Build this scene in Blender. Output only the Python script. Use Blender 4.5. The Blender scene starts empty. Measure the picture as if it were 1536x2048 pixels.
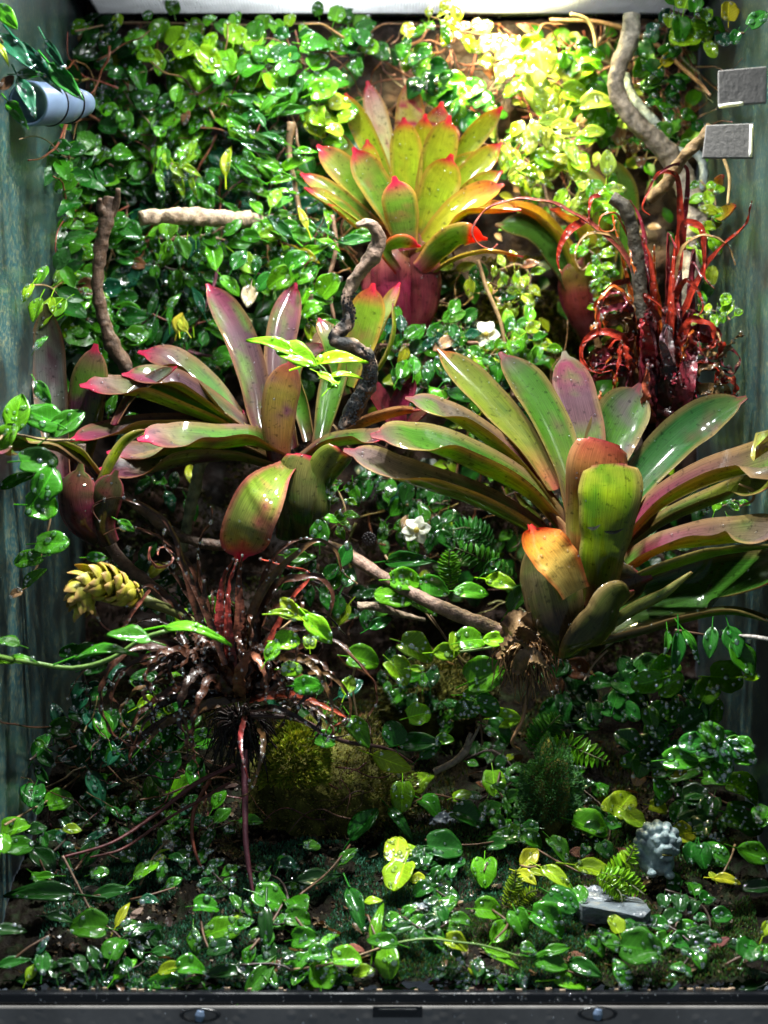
import bpy, math, random
import numpy as np
from mathutils import Vector, Matrix, noise, Euler
random.seed(7); np.random.seed(7)
R = math.radians
SC = bpy.context.scene
COL = SC.collection
# ------------------------------------------------------------------ camera
D = 1.10                       # lens to the front opening of the tank (metres)
F = 3911.0                     # focal length in photograph pixels (1536 wide)
cam_d = bpy.data.cameras.new('camera'); cam = bpy.data.objects.new('camera', cam_d); COL.objects.link(cam)
cam.location = (0, -D, 0); cam.rotation_euler = (R(90), 0, 0)
cam_d.sensor_fit = 'HORIZONTAL'; cam_d.sensor_width = 36; cam_d.lens = 36*F/1536
cam_d.clip_start = 0.01; cam_d.clip_end = 50
cam_d.dof.use_dof = True; cam_d.dof.focus_distance = D+0.12; cam_d.dof.aperture_fstop = 9.0
SC.camera = cam
# ------------------------------------------------------------------ room light and lamps
w = bpy.data.worlds.new('World'); SC.world = w; w.use_nodes = True
w.node_tree.nodes['Background'].inputs[0].default_value = (0.50, 0.62, 0.75, 1)
w.node_tree.nodes['Background'].inputs[1].default_value = 0.24
SC.view_settings.view_transform = 'Standard'; SC.view_settings.look = 'None'; SC.view_settings.exposure = 0.12
SC.cycles.use_denoising = True
SC.cycles.max_bounces = 6; SC.cycles.transparent_max_bounces = 12; SC.cycles.transmission_bounces = 4
SC.cycles.caustics_reflective = False; SC.cycles.caustics_refractive = False
SC.cycles.sample_clamp_indirect = 4
def lamp(name, loc, size, sy, power, col=(1, .97, .9), target=None, spread=170):
    l = bpy.data.lights.new(name, 'AREA'); l.shape = 'RECTANGLE'; l.size = size; l.size_y = sy
    l.energy = power; l.color = col; l.spread = R(spread)
    o = bpy.data.objects.new(name, l); COL.objects.link(o); o.location = loc
    if target is not None:
        o.rotation_euler = (Vector(target)-Vector(loc)).to_track_quat('-Z', 'Y').to_euler()
    return o
# grow lights above the lid, strongest at the back, plus front lamps ahead of it
lamp('spot_lamp', (0.088, 0.290, 0.405), .03, .03, 4.3, (1, .86, .42), (0.095, .35, .1), 115)
lamp('overhead_lamp', (-0.05, 0.19, 0.43), .03, .02, 3.0, (.96, 1, .95), (-.05, .24, 0), 150)
lamp('overhead_lamp', (0.12, 0.03, 0.44), .016, .016, 4.5, (1, .99, .93), (.11, .12, -.2), 150)
lamp('overhead_lamp', (-0.07, -0.02, 0.44), .016, .016, 3.9, (.95, 1, 1), (-.04, .10, -.2), 150)  # hangs ahead of the lid to light statue and floor from the front
lamp('overhead_lamp', (0.03, -0.03, 0.44), .013, .013, 3.6, (1, 1, .96), (.03, .08, -.27), 150)  # added lamp ahead of the lid, brightens the dim front floor
# ------------------------------------------------------------------ picture-to-place helpers
def P(px, py, Y, clamp=True):
    if clamp:
        dx = abs(px-768)
        if dx > 1: Y = min(Y, (0.217 if px < 768 else .2285)*F/dx-D)
    k = (D+Y)/F
    return Vector(((px-768)*k, Y, (1024-py)*k))
def px2m(p, Y): return p*(D+Y)/F
def gz(x, Y):
    t = max(0, min(1, Y/.36))
    z = -0.268 + 0.145*t**0.9
    z += 0.016*math.exp(-((x+.035)/.05)**2-((Y-.24)/.06)**2) + .010*noise.noise(Vector((x*18, Y*18, 3)))+.003*noise.noise(Vector((x*70, Y*70, 1)))
    return z
def ground_Y(px, py, lift=0.0):
    # depth at which the ray through this pixel passes `lift` above the ground
    lo, last = 0.0, None
    for i in range(90):
        Y = i*.004
        k = (D+Y)/F
        if (1024-py)*k <= gz((px-768)*k, Y)+lift: return max(Y, .002)
    return .345
# ------------------------------------------------------------------ object helpers
def tag(o, label=None, cat=None, group=None, kind=None):
    if label: o['label'] = label
    if cat: o['category'] = cat
    if group: o['group'] = group
    if kind: o['kind'] = kind
    return o
def empty(name, loc=(0, 0, 0)):
    o = bpy.data.objects.new(name, None); COL.objects.link(o); o.location = loc; o.empty_display_size = .01
    return o
def mesh(name, V, Fc, mat, cols=None, uvs=None, smooth=True, mids=None):
    me = bpy.data.meshes.new(name)
    me.from_pydata([tuple(v) for v in V] if not isinstance(V, np.ndarray) else V.tolist(), [], Fc if not isinstance(Fc, np.ndarray) else Fc.tolist())
    mats = mat if isinstance(mat, (list, tuple)) else [mat]
    for m in mats: me.materials.append(m)
    if mids is not None: me.polygons.foreach_set('material_index', mids)
    if smooth: me.polygons.foreach_set('use_smooth', [True]*len(me.polygons))
    if cols is not None:
        a = me.color_attributes.new('Col', 'FLOAT_COLOR', 'POINT')
        c = np.ones((len(me.vertices), 4), dtype=np.float32); c[:, :3] = np.array(cols)[:, :3]
        a.data.foreach_set('color', c.ravel())
    if uvs is not None:
        uvl = me.uv_layers.new(name='UVMap')
        idx = np.empty(len(me.loops), dtype=np.int32); me.loops.foreach_get('vertex_index', idx)
        uvl.data.foreach_set('uv', np.array(uvs, dtype=np.float32)[idx].ravel())
    me.update()
    return me
def put(name, me, parent=None, loc=None):
    o = bpy.data.objects.new(name, me); COL.objects.link(o)
    if parent is not None:
        o.parent = parent
        o.location = -Vector(parent.location)      # meshes are written in world space; parents only ever move
    if loc is not None: o.location = loc
    return o
def sub(o, part_):
    # make o a sub-part of a part whose mesh is written in world space
    o.parent = part_; o.location = (0, 0, 0); return o
def root(name, loc, label, cat, group=None):
    return tag(empty(name, loc), label, cat, group)
# ------------------------------------------------------------------ materials
def M(name):
    m = bpy.data.materials.new(name); m.use_nodes = True
    nt = m.node_tree; nt.nodes.clear()
    return m, nt
def N(nt, t, **kw):
    n = nt.nodes.new(t)
    for k, v in kw.items():
        if k == 'ins':
            for a, b in v.items(): n.inputs[a].default_value = b
        else: setattr(n, k, v)
    return n
def L(nt, a, ao, b, bi): nt.links.new(a.outputs[ao], b.inputs[bi])
def surf(name, base=None, rough=.4, bump=.3, scale=60, noise_mix=.5, dark=.5, source=None, transl=0.0, drops=0.0, drop_scale=240, coat=0.0,
         spec=.5, stretch=None, bump_dist=.001, ramp=None, rib=False, coat_r=.06, specks=False, metallic=0, alpha=1.0, rough_var=0.0):
    """general surface: colour from base / vertex colour / object colour, broken up by noise, wet bump, optional translucency"""
    m, nt = M(name)
    out = N(nt, 'ShaderNodeOutputMaterial'); b = N(nt, 'ShaderNodeBsdfPrincipled')
    tc = N(nt, 'ShaderNodeTexCoord')
    n1 = N(nt, 'ShaderNodeTexNoise', ins={'Scale': scale, 'Detail': 5.0, 'Roughness': .6})
    if stretch == 'uv':
        mp = N(nt, 'ShaderNodeMapping', ins={'Scale': (1, .06, 1)}); L(nt, tc, 'UV', mp, 'Vector'); L(nt, mp, 'Vector', n1, 'Vector')
    elif stretch: 
        mp = N(nt, 'ShaderNodeMapping', ins={'Scale': stretch}); L(nt, tc, 'Object', mp, 'Vector'); L(nt, mp, 'Vector', n1, 'Vector')
    else: L(nt, tc, 'Object', n1, 'Vector')
    if source == 'col': s = N(nt, 'ShaderNodeVertexColor', layer_name='Col'); so = 'Color'
    elif source == 'obj': s = N(nt, 'ShaderNodeObjectInfo'); so = 'Color'
    elif ramp:
        s = N(nt, 'ShaderNodeValToRGB'); L(nt, n1, 'Fac', s, 'Fac'); so = 'Color'
        e = s.color_ramp.elements
        while len(e) < len(ramp): e.new(.5)
        for k, (p_, c_) in enumerate(ramp): e[k].position = p_; e[k].color = (*c_, 1)
    else: s = N(nt, 'ShaderNodeRGB'); s.outputs[0].default_value = (*base, 1); so = 0
    mx = N(nt, 'ShaderNodeMix', data_type='RGBA', blend_type='MULTIPLY')
    rmp = N(nt, 'ShaderNodeMapRange', ins={'From Min': .3, 'From Max': .7, 'To Min': dark, 'To Max': 1.35})
    L(nt, n1, 'Fac', rmp, 'Value'); mx.inputs['Factor'].default_value = noise_mix
    L(nt, s, so, mx, 'A'); L(nt, rmp, 'Result', mx, 'B')
    if specks:       # scars and specks on old leaves
        sp_ = N(nt, 'ShaderNodeTexNoise', ins={'Scale': 330.0, 'Detail': 3.0}); L(nt, tc, 'Object', sp_, 'Vector')
        sm_ = N(nt, 'ShaderNodeMapRange', ins={'From Min': .60, 'From Max': .70, 'To Min': 1, 'To Max': .35}); L(nt, sp_, 'Fac', sm_, 'Value')
        sx_ = N(nt, 'ShaderNodeMix', data_type='RGBA', blend_type='MULTIPLY'); sx_.inputs['Factor'].default_value = .8
        L(nt, mx, 'Result', sx_, 'A'); L(nt, sm_, 'Result', sx_, 'B'); mx = sx_
    if rib:          # paler midrib and side veins, a mark of the blade itself
        sx = N(nt, 'ShaderNodeSeparateXYZ'); L(nt, tc, 'UV', sx, 'Vector')
        s1 = N(nt, 'ShaderNodeMath', operation='SUBTRACT'); L(nt, sx, 'X', s1, 0); s1.inputs[1].default_value = .5
        ab = N(nt, 'ShaderNodeMath', operation='ABSOLUTE'); L(nt, s1, 'Value', ab, 0)
        vv = N(nt, 'ShaderNodeMath', operation='MULTIPLY_ADD'); L(nt, ab, 'Value', vv, 0); vv.inputs[1].default_value = -.55; L(nt, sx, 'Y', vv, 2)
        sn = N(nt, 'ShaderNodeMath', operation='MULTIPLY'); L(nt, vv, 'Value', sn, 0); sn.inputs[1].default_value = 44
        si = N(nt, 'ShaderNodeMath', operation='SINE'); L(nt, sn, 'Value', si, 0)
        m1 = N(nt, 'ShaderNodeMapRange', ins={'From Min': .8, 'From Max': 1, 'To Min': 1, 'To Max': 1.35}); L(nt, si, 'Value', m1, 'Value')
        m2 = N(nt, 'ShaderNodeMapRange', ins={'From Min': .012, 'From Max': .04, 'To Min': 1.7, 'To Max': 1}); L(nt, ab, 'Value', m2, 'Value')
        mm = N(nt, 'ShaderNodeMath', operation='MULTIPLY'); L(nt, m1, 'Result', mm, 0); L(nt, m2, 'Result', mm, 1)
        mr = N(nt, 'ShaderNodeMix', data_type='RGBA', blend_type='MULTIPLY'); mr.inputs['Factor'].default_value = 1
        L(nt, mx, 'Result', mr, 'A'); L(nt, mm, 'Value', mr, 'B'); mx = mr
    L(nt, mx, 'Result', b, 'Base Color')
    b.inputs['Roughness'].default_value = rough; b.inputs['Coat Weight'].default_value = coat; b.inputs['Coat Roughness'].default_value = coat_r
    b.inputs['Specular IOR Level'].default_value = spec; b.inputs['Metallic'].default_value = metallic; b.inputs['Alpha'].default_value = alpha
    bp = N(nt, 'ShaderNodeBump', ins={'Strength': bump, 'Distance': bump_dist}); L(nt, n1, 'Fac', bp, 'Height')
    last = bp
    if rough_var:
        r2 = N(nt, 'ShaderNodeTexNoise', ins={'Scale': 90.0, 'Detail': 3.0}); L(nt, tc, 'Object', r2, 'Vector')
        rr = N(nt, 'ShaderNodeMapRange', ins={'From Min': .35, 'From Max': .65, 'To Min': max(.03, rough-rough_var), 'To Max': rough+rough_var})
        L(nt, r2, 'Fac', rr, 'Value'); L(nt, rr, 'Result', b, 'Roughness')
    if drops:
        v = N(nt, 'ShaderNodeTexVoronoi', ins={'Scale': drop_scale, 'Randomness': 1.0}); L(nt, tc, 'Object', v, 'Vector')
        dm = N(nt, 'ShaderNodeMapRange', ins={'From Min': 0, 'From Max': .42, 'To Min': 1, 'To Max': 0}); dm.interpolation_type = 'SMOOTHSTEP'
        L(nt, v, 'Distance', dm, 'Value')
        b2 = N(nt, 'ShaderNodeBump', ins={'Strength': drops, 'Distance': .0012}); L(nt, dm, 'Result', b2, 'Height'); L(nt, bp, 'Normal', b2, 'Normal'); last = b2
    L(nt, last, 'Normal', b, 'Normal')
    if transl:
        t = N(nt, 'ShaderNodeBsdfTranslucent'); ms = N(nt, 'ShaderNodeMixShader'); ms.inputs[0].default_value = transl
        g = N(nt, 'ShaderNodeMix', data_type='RGBA', blend_type='MULTIPLY'); g.inputs['Factor'].default_value = 1; g.inputs['B'].default_value = (1.6, 1.5, .7, 1)
        L(nt, mx, 'Result', g, 'A'); L(nt, g, 'Result', t, 'Color')
        L(nt, b, 'BSDF', ms, 1); L(nt, t, 'BSDF', ms, 2); L(nt, ms, 'Shader', out, 'Surface')
    else: L(nt, b, 'BSDF', out, 'Surface')
    return m
def beads_mat():
    m, nt = M('water'); out = N(nt, 'ShaderNodeOutputMaterial')
    t = N(nt, 'ShaderNodeBsdfTransparent'); g = N(nt, 'ShaderNodeBsdfGlossy', ins={'Roughness': .045, 'Color': (2.4, 2.5, 2.6, 1)})  # gloss colour raised past white to strengthen the glints
    f = N(nt, 'ShaderNodeFresnel', ins={'IOR': 1.6}); ms = N(nt, 'ShaderNodeMixShader')
    ad = N(nt, 'ShaderNodeMath', operation='ADD'); ad.inputs[1].default_value = .09; ad.use_clamp = True
    L(nt, f, 'Fac', ad, 0); L(nt, ad, 'Value', ms, 0); L(nt, t, 'BSDF', ms, 1); L(nt, g, 'BSDF', ms, 2); L(nt, ms, 'Shader', out, 'Surface')
    return m
MAT = {}
MAT['fig'] = surf('fig_leaf', source='obj', rough=.36, scale=160, noise_mix=.65, dark=.45, bump=.25, transl=.24, drops=.4, drop_scale=330, coat=.65, coat_r=.11, spec=.08, rough_var=.07, rib=True, specks=True)
MAT['brom'] = surf('bromeliad_leaf', source='col', rough=.38, scale=70, noise_mix=.8, dark=.45, bump=.5, transl=.34, coat=.8, coat_r=.085, spec=.05, specks=True, stretch='uv', bump_dist=.0006, rough_var=.07)
MAT['crypt'] = surf('curled_leaf', source='col', rough=.30, scale=260, noise_mix=.75, dark=.3, bump=1.0, transl=.10, coat=.5, coat_r=.16, spec=.2, bump_dist=.001)
MAT['stem'] = surf('vine_stem', source='obj', rough=.5, scale=300, noise_mix=.7, bump=.5)
MAT['wood'] = surf('driftwood', source='col', rough=.6, scale=170, noise_mix=.95, dark=.22, bump=1.0, bump_dist=.0025)
MAT['water'] = beads_mat()
MAT['soil'] = surf('wet_soil', ramp=[(.3, (.002, .0015, .001)), (.5, (.008, .006, .0035)), (.62, (.008, .014, .005)), (.78, (.035, .022, .012))], scale=75, rough=.75, bump=1, bump_dist=.004, noise_mix=.6, spec=.08)
MAT['cork'] = surf('cork_back', ramp=[(.3, (.010, .006, .005)), (.5, (.035, .018, .012)), (.7, (.11, .055, .035))], scale=35, rough=.7, bump=1, bump_dist=.006, noise_mix=.5)
MAT['moss'] = surf('moss', source='col', rough=.6, scale=300, noise_mix=.5, bump=.4, transl=.2, spec=.3)
MAT['black'] = surf('black_plastic', base=(.008, .009, .011), rough=.22, scale=400, bump=.08, noise_mix=.3, rough_var=.1)
MAT['grey'] = surf('grey_plastic', base=(.20, .19, .18), rough=.35, scale=25, bump=.15, noise_mix=.55, dark=.35, drops=.15, drop_scale=120, coat=.3)
MAT['wire'] = surf('mesh_wire', base=(.42, .44, .47), rough=.4, scale=50, bump=.1, noise_mix=.5)
MAT['tube'] = surf('frosted_plastic', base=(.20, .28, .44), rough=.3, scale=40, bump=.05, noise_mix=.3, transl=.35)
MAT['bract'] = surf('bract', source='col', rough=.5, scale=200, noise_mix=.4, bump=.4, transl=.2)
MAT['stone'] = surf('weathered_stone', ramp=[(.3, (.08, .11, .13)), (.55, (.26, .36, .38)), (.75, (.5, .56, .54))], scale=130, rough=.45, bump=.7, bump_dist=.0015, noise_mix=.5)
MAT['slate'] = surf('wet_slate', ramp=[(.3, (.05, .06, .075)), (.55, (.17, .20, .22)), (.7, (.22, .19, .13))], scale=45, rough=.3, bump=.8, bump_dist=.003, noise_mix=.5, stretch=(1, 1, 3))
MAT['dead'] = surf('dead_leaf', source='obj', rough=.5, scale=120, noise_mix=.8, bump=.8, transl=.1)
MAT['petal'] = surf('petal', base=(.8, .82, .78), rough=.5, scale=200, noise_mix=.15, bump=.2, transl=.3)
# ------------------------------------------------------------------ geometry builders
def catmull(pts, n, tt=None):
    p = np.array(pts, dtype=float)
    d = np.r_[0, np.cumsum(np.linalg.norm(np.diff(p[:, :2] if p.shape[1] > 2 and False else p, axis=0), axis=1))]; d /= d[-1]
    q = np.vstack([2*p[0]-p[1], p, 2*p[-1]-p[-2]])
    dd = np.r_[-(d[1]), d, 1+(1-d[-2])]
    t = np.linspace(0, 1, n) if tt is None else tt
    out = []
    for u in t:
        i = min(max(int(np.searchsorted(d, u, side='right'))-1, 0), len(p)-2)
        t0, t1, t2, t3 = dd[i], dd[i+1], dd[i+2], dd[i+3]
        P0, P1, P2, P3 = q[i], q[i+1], q[i+2], q[i+3]
        A1 = (t1-u)/(t1-t0)*P0+(u-t0)/(t1-t0)*P1; A2 = (t2-u)/(t2-t1)*P1+(u-t1)/(t2-t1)*P2; A3 = (t3-u)/(t3-t2)*P2+(u-t2)/(t3-t2)*P3
        B1 = (t2-u)/(t2-t0)*A1+(u-t0)/(t2-t0)*A2; B2 = (t3-u)/(t3-t1)*A2+(u-t1)/(t3-t1)*A3
        out.append((t2-u)/(t2-t1)*B1+(u-t1)/(t2-t1)*B2)
    return np.array(out)
def prof_brom(t):
    if t < .55: s = t/.55; s = s*s*(3-2*s); return .64+.36*s
    if t < .72: return 1
    u = (t-.72)/.28
    return .09 if u > .975 else max((1-min(1, u)**2.1)**.62, .14)
def prof_blunt(t):
    if t < .8: return .55+.45*(t/.8)**1.2
    if t > .985: return .55
    return 1-.22*((t-.8)/.19)**3
def prof_spoon(t):
    if t < .62: s = t/.62; s = s*s*(3-2*s); return .40+.60*s
    if t < .78: return 1
    return .09 if t > .995 else max((1-((t-.78)/.22)**2.3)**.55, .16)
def prof_lance(t): return max(.03, math.sin(math.pi*min(1, t**.8*.97+.03))**.8)
def prof_ribbon(t): return (.8+.2*min(1, t*5))*(1 if t < .35 else max(.08, 1-(t-.35)/.65*.92))
PROF = dict(spoon=prof_spoon, blunt=prof_blunt, brom=prof_brom, lance=prof_lance, ribbon=prof_ribbon)
def lerpkey(keys, t):
    if t <= keys[0][0]: return keys[0][1]
    for (a, ca), (b, cb) in zip(keys, keys[1:]):
        if t <= b:
            f = (t-a)/(b-a); return tuple(x+(y-x)*f for x, y in zip(ca, cb))
    return keys[-1][1]
S9 = [-1, -.93, -.66, -.33, 0, .33, .66, .93, 1]
S5 = [-1, -.5, 0, .5, 1]
def strap(pts, w, a0=0, a1=None, th0=120, th1=60, pal=None, prof='brom', thick=.0007, wave=0.0, wfreq=14, n=30, S=S9, tip_col=True, fold=None, seed=0, mucro=True, wd=True, clampx=True):
    """pts: list of world Vectors; w: width in metres; a: angle of the upper face from 'toward the viewer's side' (0) to 'up' (90);
    th: opening angle of the channel in degrees"""
    rng = random.Random(seed*977+len(pts))
    if a1 is None: a1 = a0
    tt = np.array([1-(1-u)**1.35 for u in np.linspace(0, 1, n)])
    C = catmull([tuple(p) for p in pts], n, tt)
    if prof in ('brom', 'spoon'):
        e_ = C[-1]-C[-3]; e_ /= np.linalg.norm(e_)+1e-9; C[-1] = C[-1]+e_*w*.13
    if clampx: C[:, 0] = np.clip(C[:, 0], -.222, .233)
    T = np.gradient(C, axis=0); T /= np.linalg.norm(T, axis=1)[:, None]+1e-12
    mid = n//2
    perp = [None]*n
    def mk(i):
        v = np.array([-T[i][2], 0, T[i][0]]); l = np.linalg.norm(v)
        return v/l if l > 1e-6 else np.array([0, 0, 1.])
    perp[mid] = mk(mid)
    if perp[mid][2] < 0: perp[mid] = -perp[mid]
    for i in range(mid+1, n):
        v = mk(i); perp[i] = v if v@perp[i-1] >= 0 else -v
    for i in range(mid-1, -1, -1):
        v = mk(i); perp[i] = v if v@perp[i+1] >= 0 else -v
    V = []; cols = []; uvs = []
    ns = len(S); f = PROF[prof]; o1, o2 = rng.random()*9, rng.random()*9
    for side in (0, 1):
        for i in range(n):
            t = tt[i]; a = R(a0+(a1-a0)*t); th = R(max(5, th0+(th1-th0)*t))
            Nn = math.cos(a)*np.array([0, -1, 0])+math.sin(a)*perp[i]
            Nn -= T[i]*(Nn@T[i]); Nn /= np.linalg.norm(Nn)+1e-9
            W = np.cross(T[i], Nn)
            ww = w*f(t); Rr = ww/th if th > .01 else 1e3
            Rr = max(ww, 1e-5)/th
            if fold:     # lopsided gutter: tall far wall showing its inside, near wall showing its underside below a sharp rim
                e1 = np.array([0, -1., 0]); e1 -= T[i]*(e1@T[i]); e1 /= np.linalg.norm(e1)+1e-9; e2 = np.cross(T[i], e1)
                if e2@perp[i] < 0: e2 = -e2
                k_ = min(1, max(0, (t-.66)/.34)); k_ = k_*k_*(3-2*k_)
                pf = R(-60+14*k_); pn = R(fold*34*(1-k_)-44*k_)
                ds = ww/24; xs = [0.]; ys = [0.]; ph = []
                for q_ in range(25):
                    sq = -1+q_/12; m_ = min(1, max(0, (sq+.15)/.5)); m_ = m_*m_*(3-2*m_); p_ = pf+(pn-pf)*m_; ph.append(p_)
                    if q_: xs.append(xs[-1]+math.cos(p_)*ds); ys.append(ys[-1]+math.sin(p_)*ds)
                mx_ = (max(ys)+min(ys))/2; mex = xs[12]
            for j, s in enumerate(S):
                an = th/2*s
                if fold:
                    q_ = int(round((s+1)*12)); p = C[i]+e1*(xs[q_]-mex)+e2*(ys[q_]-mx_); nl = -e1*math.sin(ph[q_])+e2*math.cos(ph[q_])
                    p = p+nl*(wave*w*math.sin(t*wfreq*6.28+o1)*abs(s)**1.5)
                    if side == 1: p = p-nl*thick*(0 if abs(s) == 1 else 1)
                lat = Rr*math.sin(an); h = Rr*(1-math.cos(an))
                if not fold: wv = wave*w*math.sin(t*wfreq*6.28+o1+(1.3 if s > 0 else 0)+2*math.sin(t*9+o2))*abs(s)**1.5
                if not fold: p = C[i]+W*lat+Nn*(h+wv)
                if side == 1 and not fold:
                    nl = Nn*math.cos(an)-W*math.sin(an)
                    p = p-nl*thick*(0 if abs(s) == 1 else 1)
                V.append(p)
                c = lerpkey(pal['top' if side == 0 else 'bot'], t)
                if pal.get('blotch'):
                    q = noise.noise(Vector((t*4+o1, s*1.2+o2, side)))+.5*noise.noise(Vector((t*11+o1, s*3+o2, side)))
                    q = max(0, min(1, q*1.6+pal.get('bl', .0)))
                    c = tuple(x*(1-q)+y*q for x, y in zip(c, pal['blotch']))
                if pal.get('band') and side == 0:
                    q = math.sin(t*55+3*noise.noise(Vector((s*2, t*6, o1))))
                    q = max(0, q*1.3-.2)*min(1, max(0, (t-.35)*3)); c = tuple(x*(1-q)+y*q for x, y in zip(c, pal['band']))
                if abs(s) > .9 and pal.get('edge'): c = tuple(x*.35+y*.65 for x, y in zip(c, pal['edge']))
                if pal.get('tip'):
                    q = max(0, min(1, (t-pal.get('tt', .93)-.05*noise.noise(Vector((s*3, o1, 0)))+abs(s)**3*.02)/.05)); c = tuple(x*(1-q)+y*q for x, y in zip(c, pal['tip']))
                k = pal.get('k', .72)*(.9+.2*rng.random())
                cols.append((c[0]*k, c[1]*k, c[2]*k)); uvs.append((s*.5+.5, t))
    Fc = []
    for side in (0, 1):
        o = side*n*ns
        for i in range(n-1):
            for j in range(ns-1):
                q = [o+i*ns+j, o+i*ns+j+1, o+(i+1)*ns+j+1, o+(i+1)*ns+j]
                if side == 0: q.reverse()
                Fc.append(q)
    return V, Fc, cols, uvs
def tube(pts, radii, segs=8, jitter=0.0, n=None, colf=None, seed=0, cap=True, freq=60):
    n = n or max(6, len(pts)*6)
    C = catmull([tuple(p) for p in pts], n); 
    rr = np.interp(np.linspace(0, 1, n), np.linspace(0, 1, len(radii)), radii)
    T = np.gradient(C, axis=0); T /= np.linalg.norm(T, axis=1)[:, None]+1e-12
    u = np.cross(T[0], [0.3, 1, .2]); u /= np.linalg.norm(u)
    V = []; cols = []; uvs = []; Fc = []
    for i in range(n):
        u = u-T[i]*(u@T[i]); u /= np.linalg.norm(u); v = np.cross(T[i], u)
        for j in range(segs):
            a = 2*math.pi*j/segs
            d = u*math.cos(a)+v*math.sin(a)
            r = rr[i]
            if jitter:
                q = Vector(C[i]*freq+d*1.2+seed); r *= 1+jitter*(noise.noise(q)+.5*noise.noise(q*2.7))
            V.append(C[i]+d*r); uvs.append((j/segs, i/n*(n*.5)))
            cols.append(colf(i/(n-1), j/segs) if colf else (1, 1, 1))
        if i:
            for j in range(segs):
                j2 = (j+1) % segs
                Fc.append([(i-1)*segs+j, (i-1)*segs+j2, i*segs+j2, i*segs+j])
    if cap:
        Fc.append(list(range(segs))[::-1]); Fc.append([(n-1)*segs+j for j in range(segs)])
    return V, Fc, cols, uvs
def join(parts):
    V = []; Fc = []; C = []; U = []
    for v, f, c, u in parts:
        o = len(V); V += list(v); C += list(c); U += list(u); Fc += [[a+o for a in q] for q in f]
    return V, Fc, C, U
def box(cx, cy, cz, sx, sy, sz, c=(1, 1, 1)):
    V = [(cx+a*sx/2, cy+b*sy/2, cz+d*sz/2) for a in (-1, 1) for b in (-1, 1) for d in (-1, 1)]
    Fc = [[0, 1, 3, 2], [4, 6, 7, 5], [0, 4, 5, 1], [2, 3, 7, 6], [0, 2, 6, 4], [1, 5, 7, 3]]
    return V, Fc, [c]*8, [(0, 0)]*8
def bevel(o, w=.001, s=2):
    m = o.modifiers.new('bevel', 'BEVEL'); m.width = w; m.segments = s; return o
# water beads: many low domes joined into one mesh
def ico_unit():
    import bmesh
    b = bmesh.new(); bmesh.ops.create_icosphere(b, subdivisions=2, radius=1)
    V = np.array([v.co[:] for v in b.verts]); Fc = np.array([[v.index for v in f.verts] for f in b.faces]); b.free()
    keep = V[:, 2] > -.35
    ok = keep[Fc].all(axis=1); Fc = Fc[ok]
    used = np.unique(Fc); mp = -np.ones(len(V), int); mp[used] = np.arange(len(used))
    return V[used], mp[Fc]
IV, IF = ico_unit()
class Beads:
    def __init__(s): s.v = []; s.n = 0; s.f = []
    def add(s, p, nrm, r):
        nrm = np.array(nrm, float); nrm /= np.linalg.norm(nrm)+1e-9
        a = np.cross(nrm, [.3, .9, .1]); a /= np.linalg.norm(a)+1e-9; b = np.cross(nrm, a)
        s.v.append(np.array(p)+r*(IV[:, :1]*a+IV[:, 1:2]*b+IV[:, 2:]*nrm*.75)); s.f.append(IF+s.n); s.n += len(IV)
    def build(s, parent):
        if not s.v: return
        me = mesh('water_beads', np.vstack(s.v), np.vstack(s.f), MAT['water'])
        return tag(put('water_beads', me, parent), kind='stuff')
# ------------------------------------------------------------------ small leaf prototypes (unit length along +Y, normal +Z)
def leaf_proto(name, ratio, shape, seed, nu=8, nv=10, mat='fig'):
    rng = random.Random(seed); V = []; uv = []; Fc = []
    bend = rng.uniform(.02, .30); fold = rng.uniform(.0, .55); curl = rng.uniform(-.3, .35)
    for i in range(nv+1):
        t = i/nv
        t = .5-.5*math.cos(math.pi*t)
        if shape == 'round': hw = .5*ratio*(max(0, 1-(2*t-.94)**2/1.13))**.5*(1.08-.25*t) if t < .999 else 0
        elif shape == 'oval': hw = .5*ratio*(math.sin(math.pi*min(1, t**.85)))**.72
        else: hw = .5*ratio*(math.sin(math.pi*min(1, t**.72)))**.95
        for j in range(nu+1):
            s = -1+2*j/nu
            x = s*hw*(1+.05*math.sin(t*13+seed+s))+.06*math.sin(seed*1.7)*t*t; y = t
            if shape == 'round' and t < .12: y -= .05*abs(s)
            z = -bend*(t-.3)**2*2+fold*abs(s)**1.5*hw+curl*t*t*.5
            z += .035*ratio*math.sin(9*t+abs(s)*4)*abs(s)**.7          # puckering between the veins
            z += .02*math.sin(s*5+t*7+seed*2)
            if abs(s) < .05: z -= .02
            V.append((x, y, z)); uv.append((s*.5+.5, t))
    for i in range(nv):
        for j in range(nu):
            a = i*(nu+1)+j; Fc.append([a, a+1, a+nu+2, a+nu+1])
    n0 = len(V); ring = []
    # underside, a hair below, and a rim that closes the blade
    V2 = [(x, y, z-.018) for x, y, z in V]; Fc2 = [[b+n0 for b in q][::-1] for q in Fc]
    V += V2; uv += uv; Fc += Fc2
    for i in range(nv):
        a = i*(nu+1); b = a+nu
        Fc.append([a, a+nu+1, a+nu+1+n0, a+n0]); Fc.append([b, b+n0, b+nu+1+n0, b+nu+1])
    # leaf stalk
    k = len(V)
    for t in (0, 1):
        for d in ((-.02, 0), (.02, 0), (0, .025)): V.append((d[0], .03-t*.38, -.01+d[1]-t*.08)); uv.append((.5, 0))
    for j in range(3):
        j2 = (j+1) % 3; Fc.append([k+j, k+j2, k+3+j2, k+3+j])
    me = mesh(name, V, Fc, MAT[mat], uvs=uv)
    me['top'] = 1
    tops = np.array(V[:n0]); 
    nr = np.zeros((n0, 3), np.float32); nr[:, 2] = 1
    return me, tops, nu+1
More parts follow.
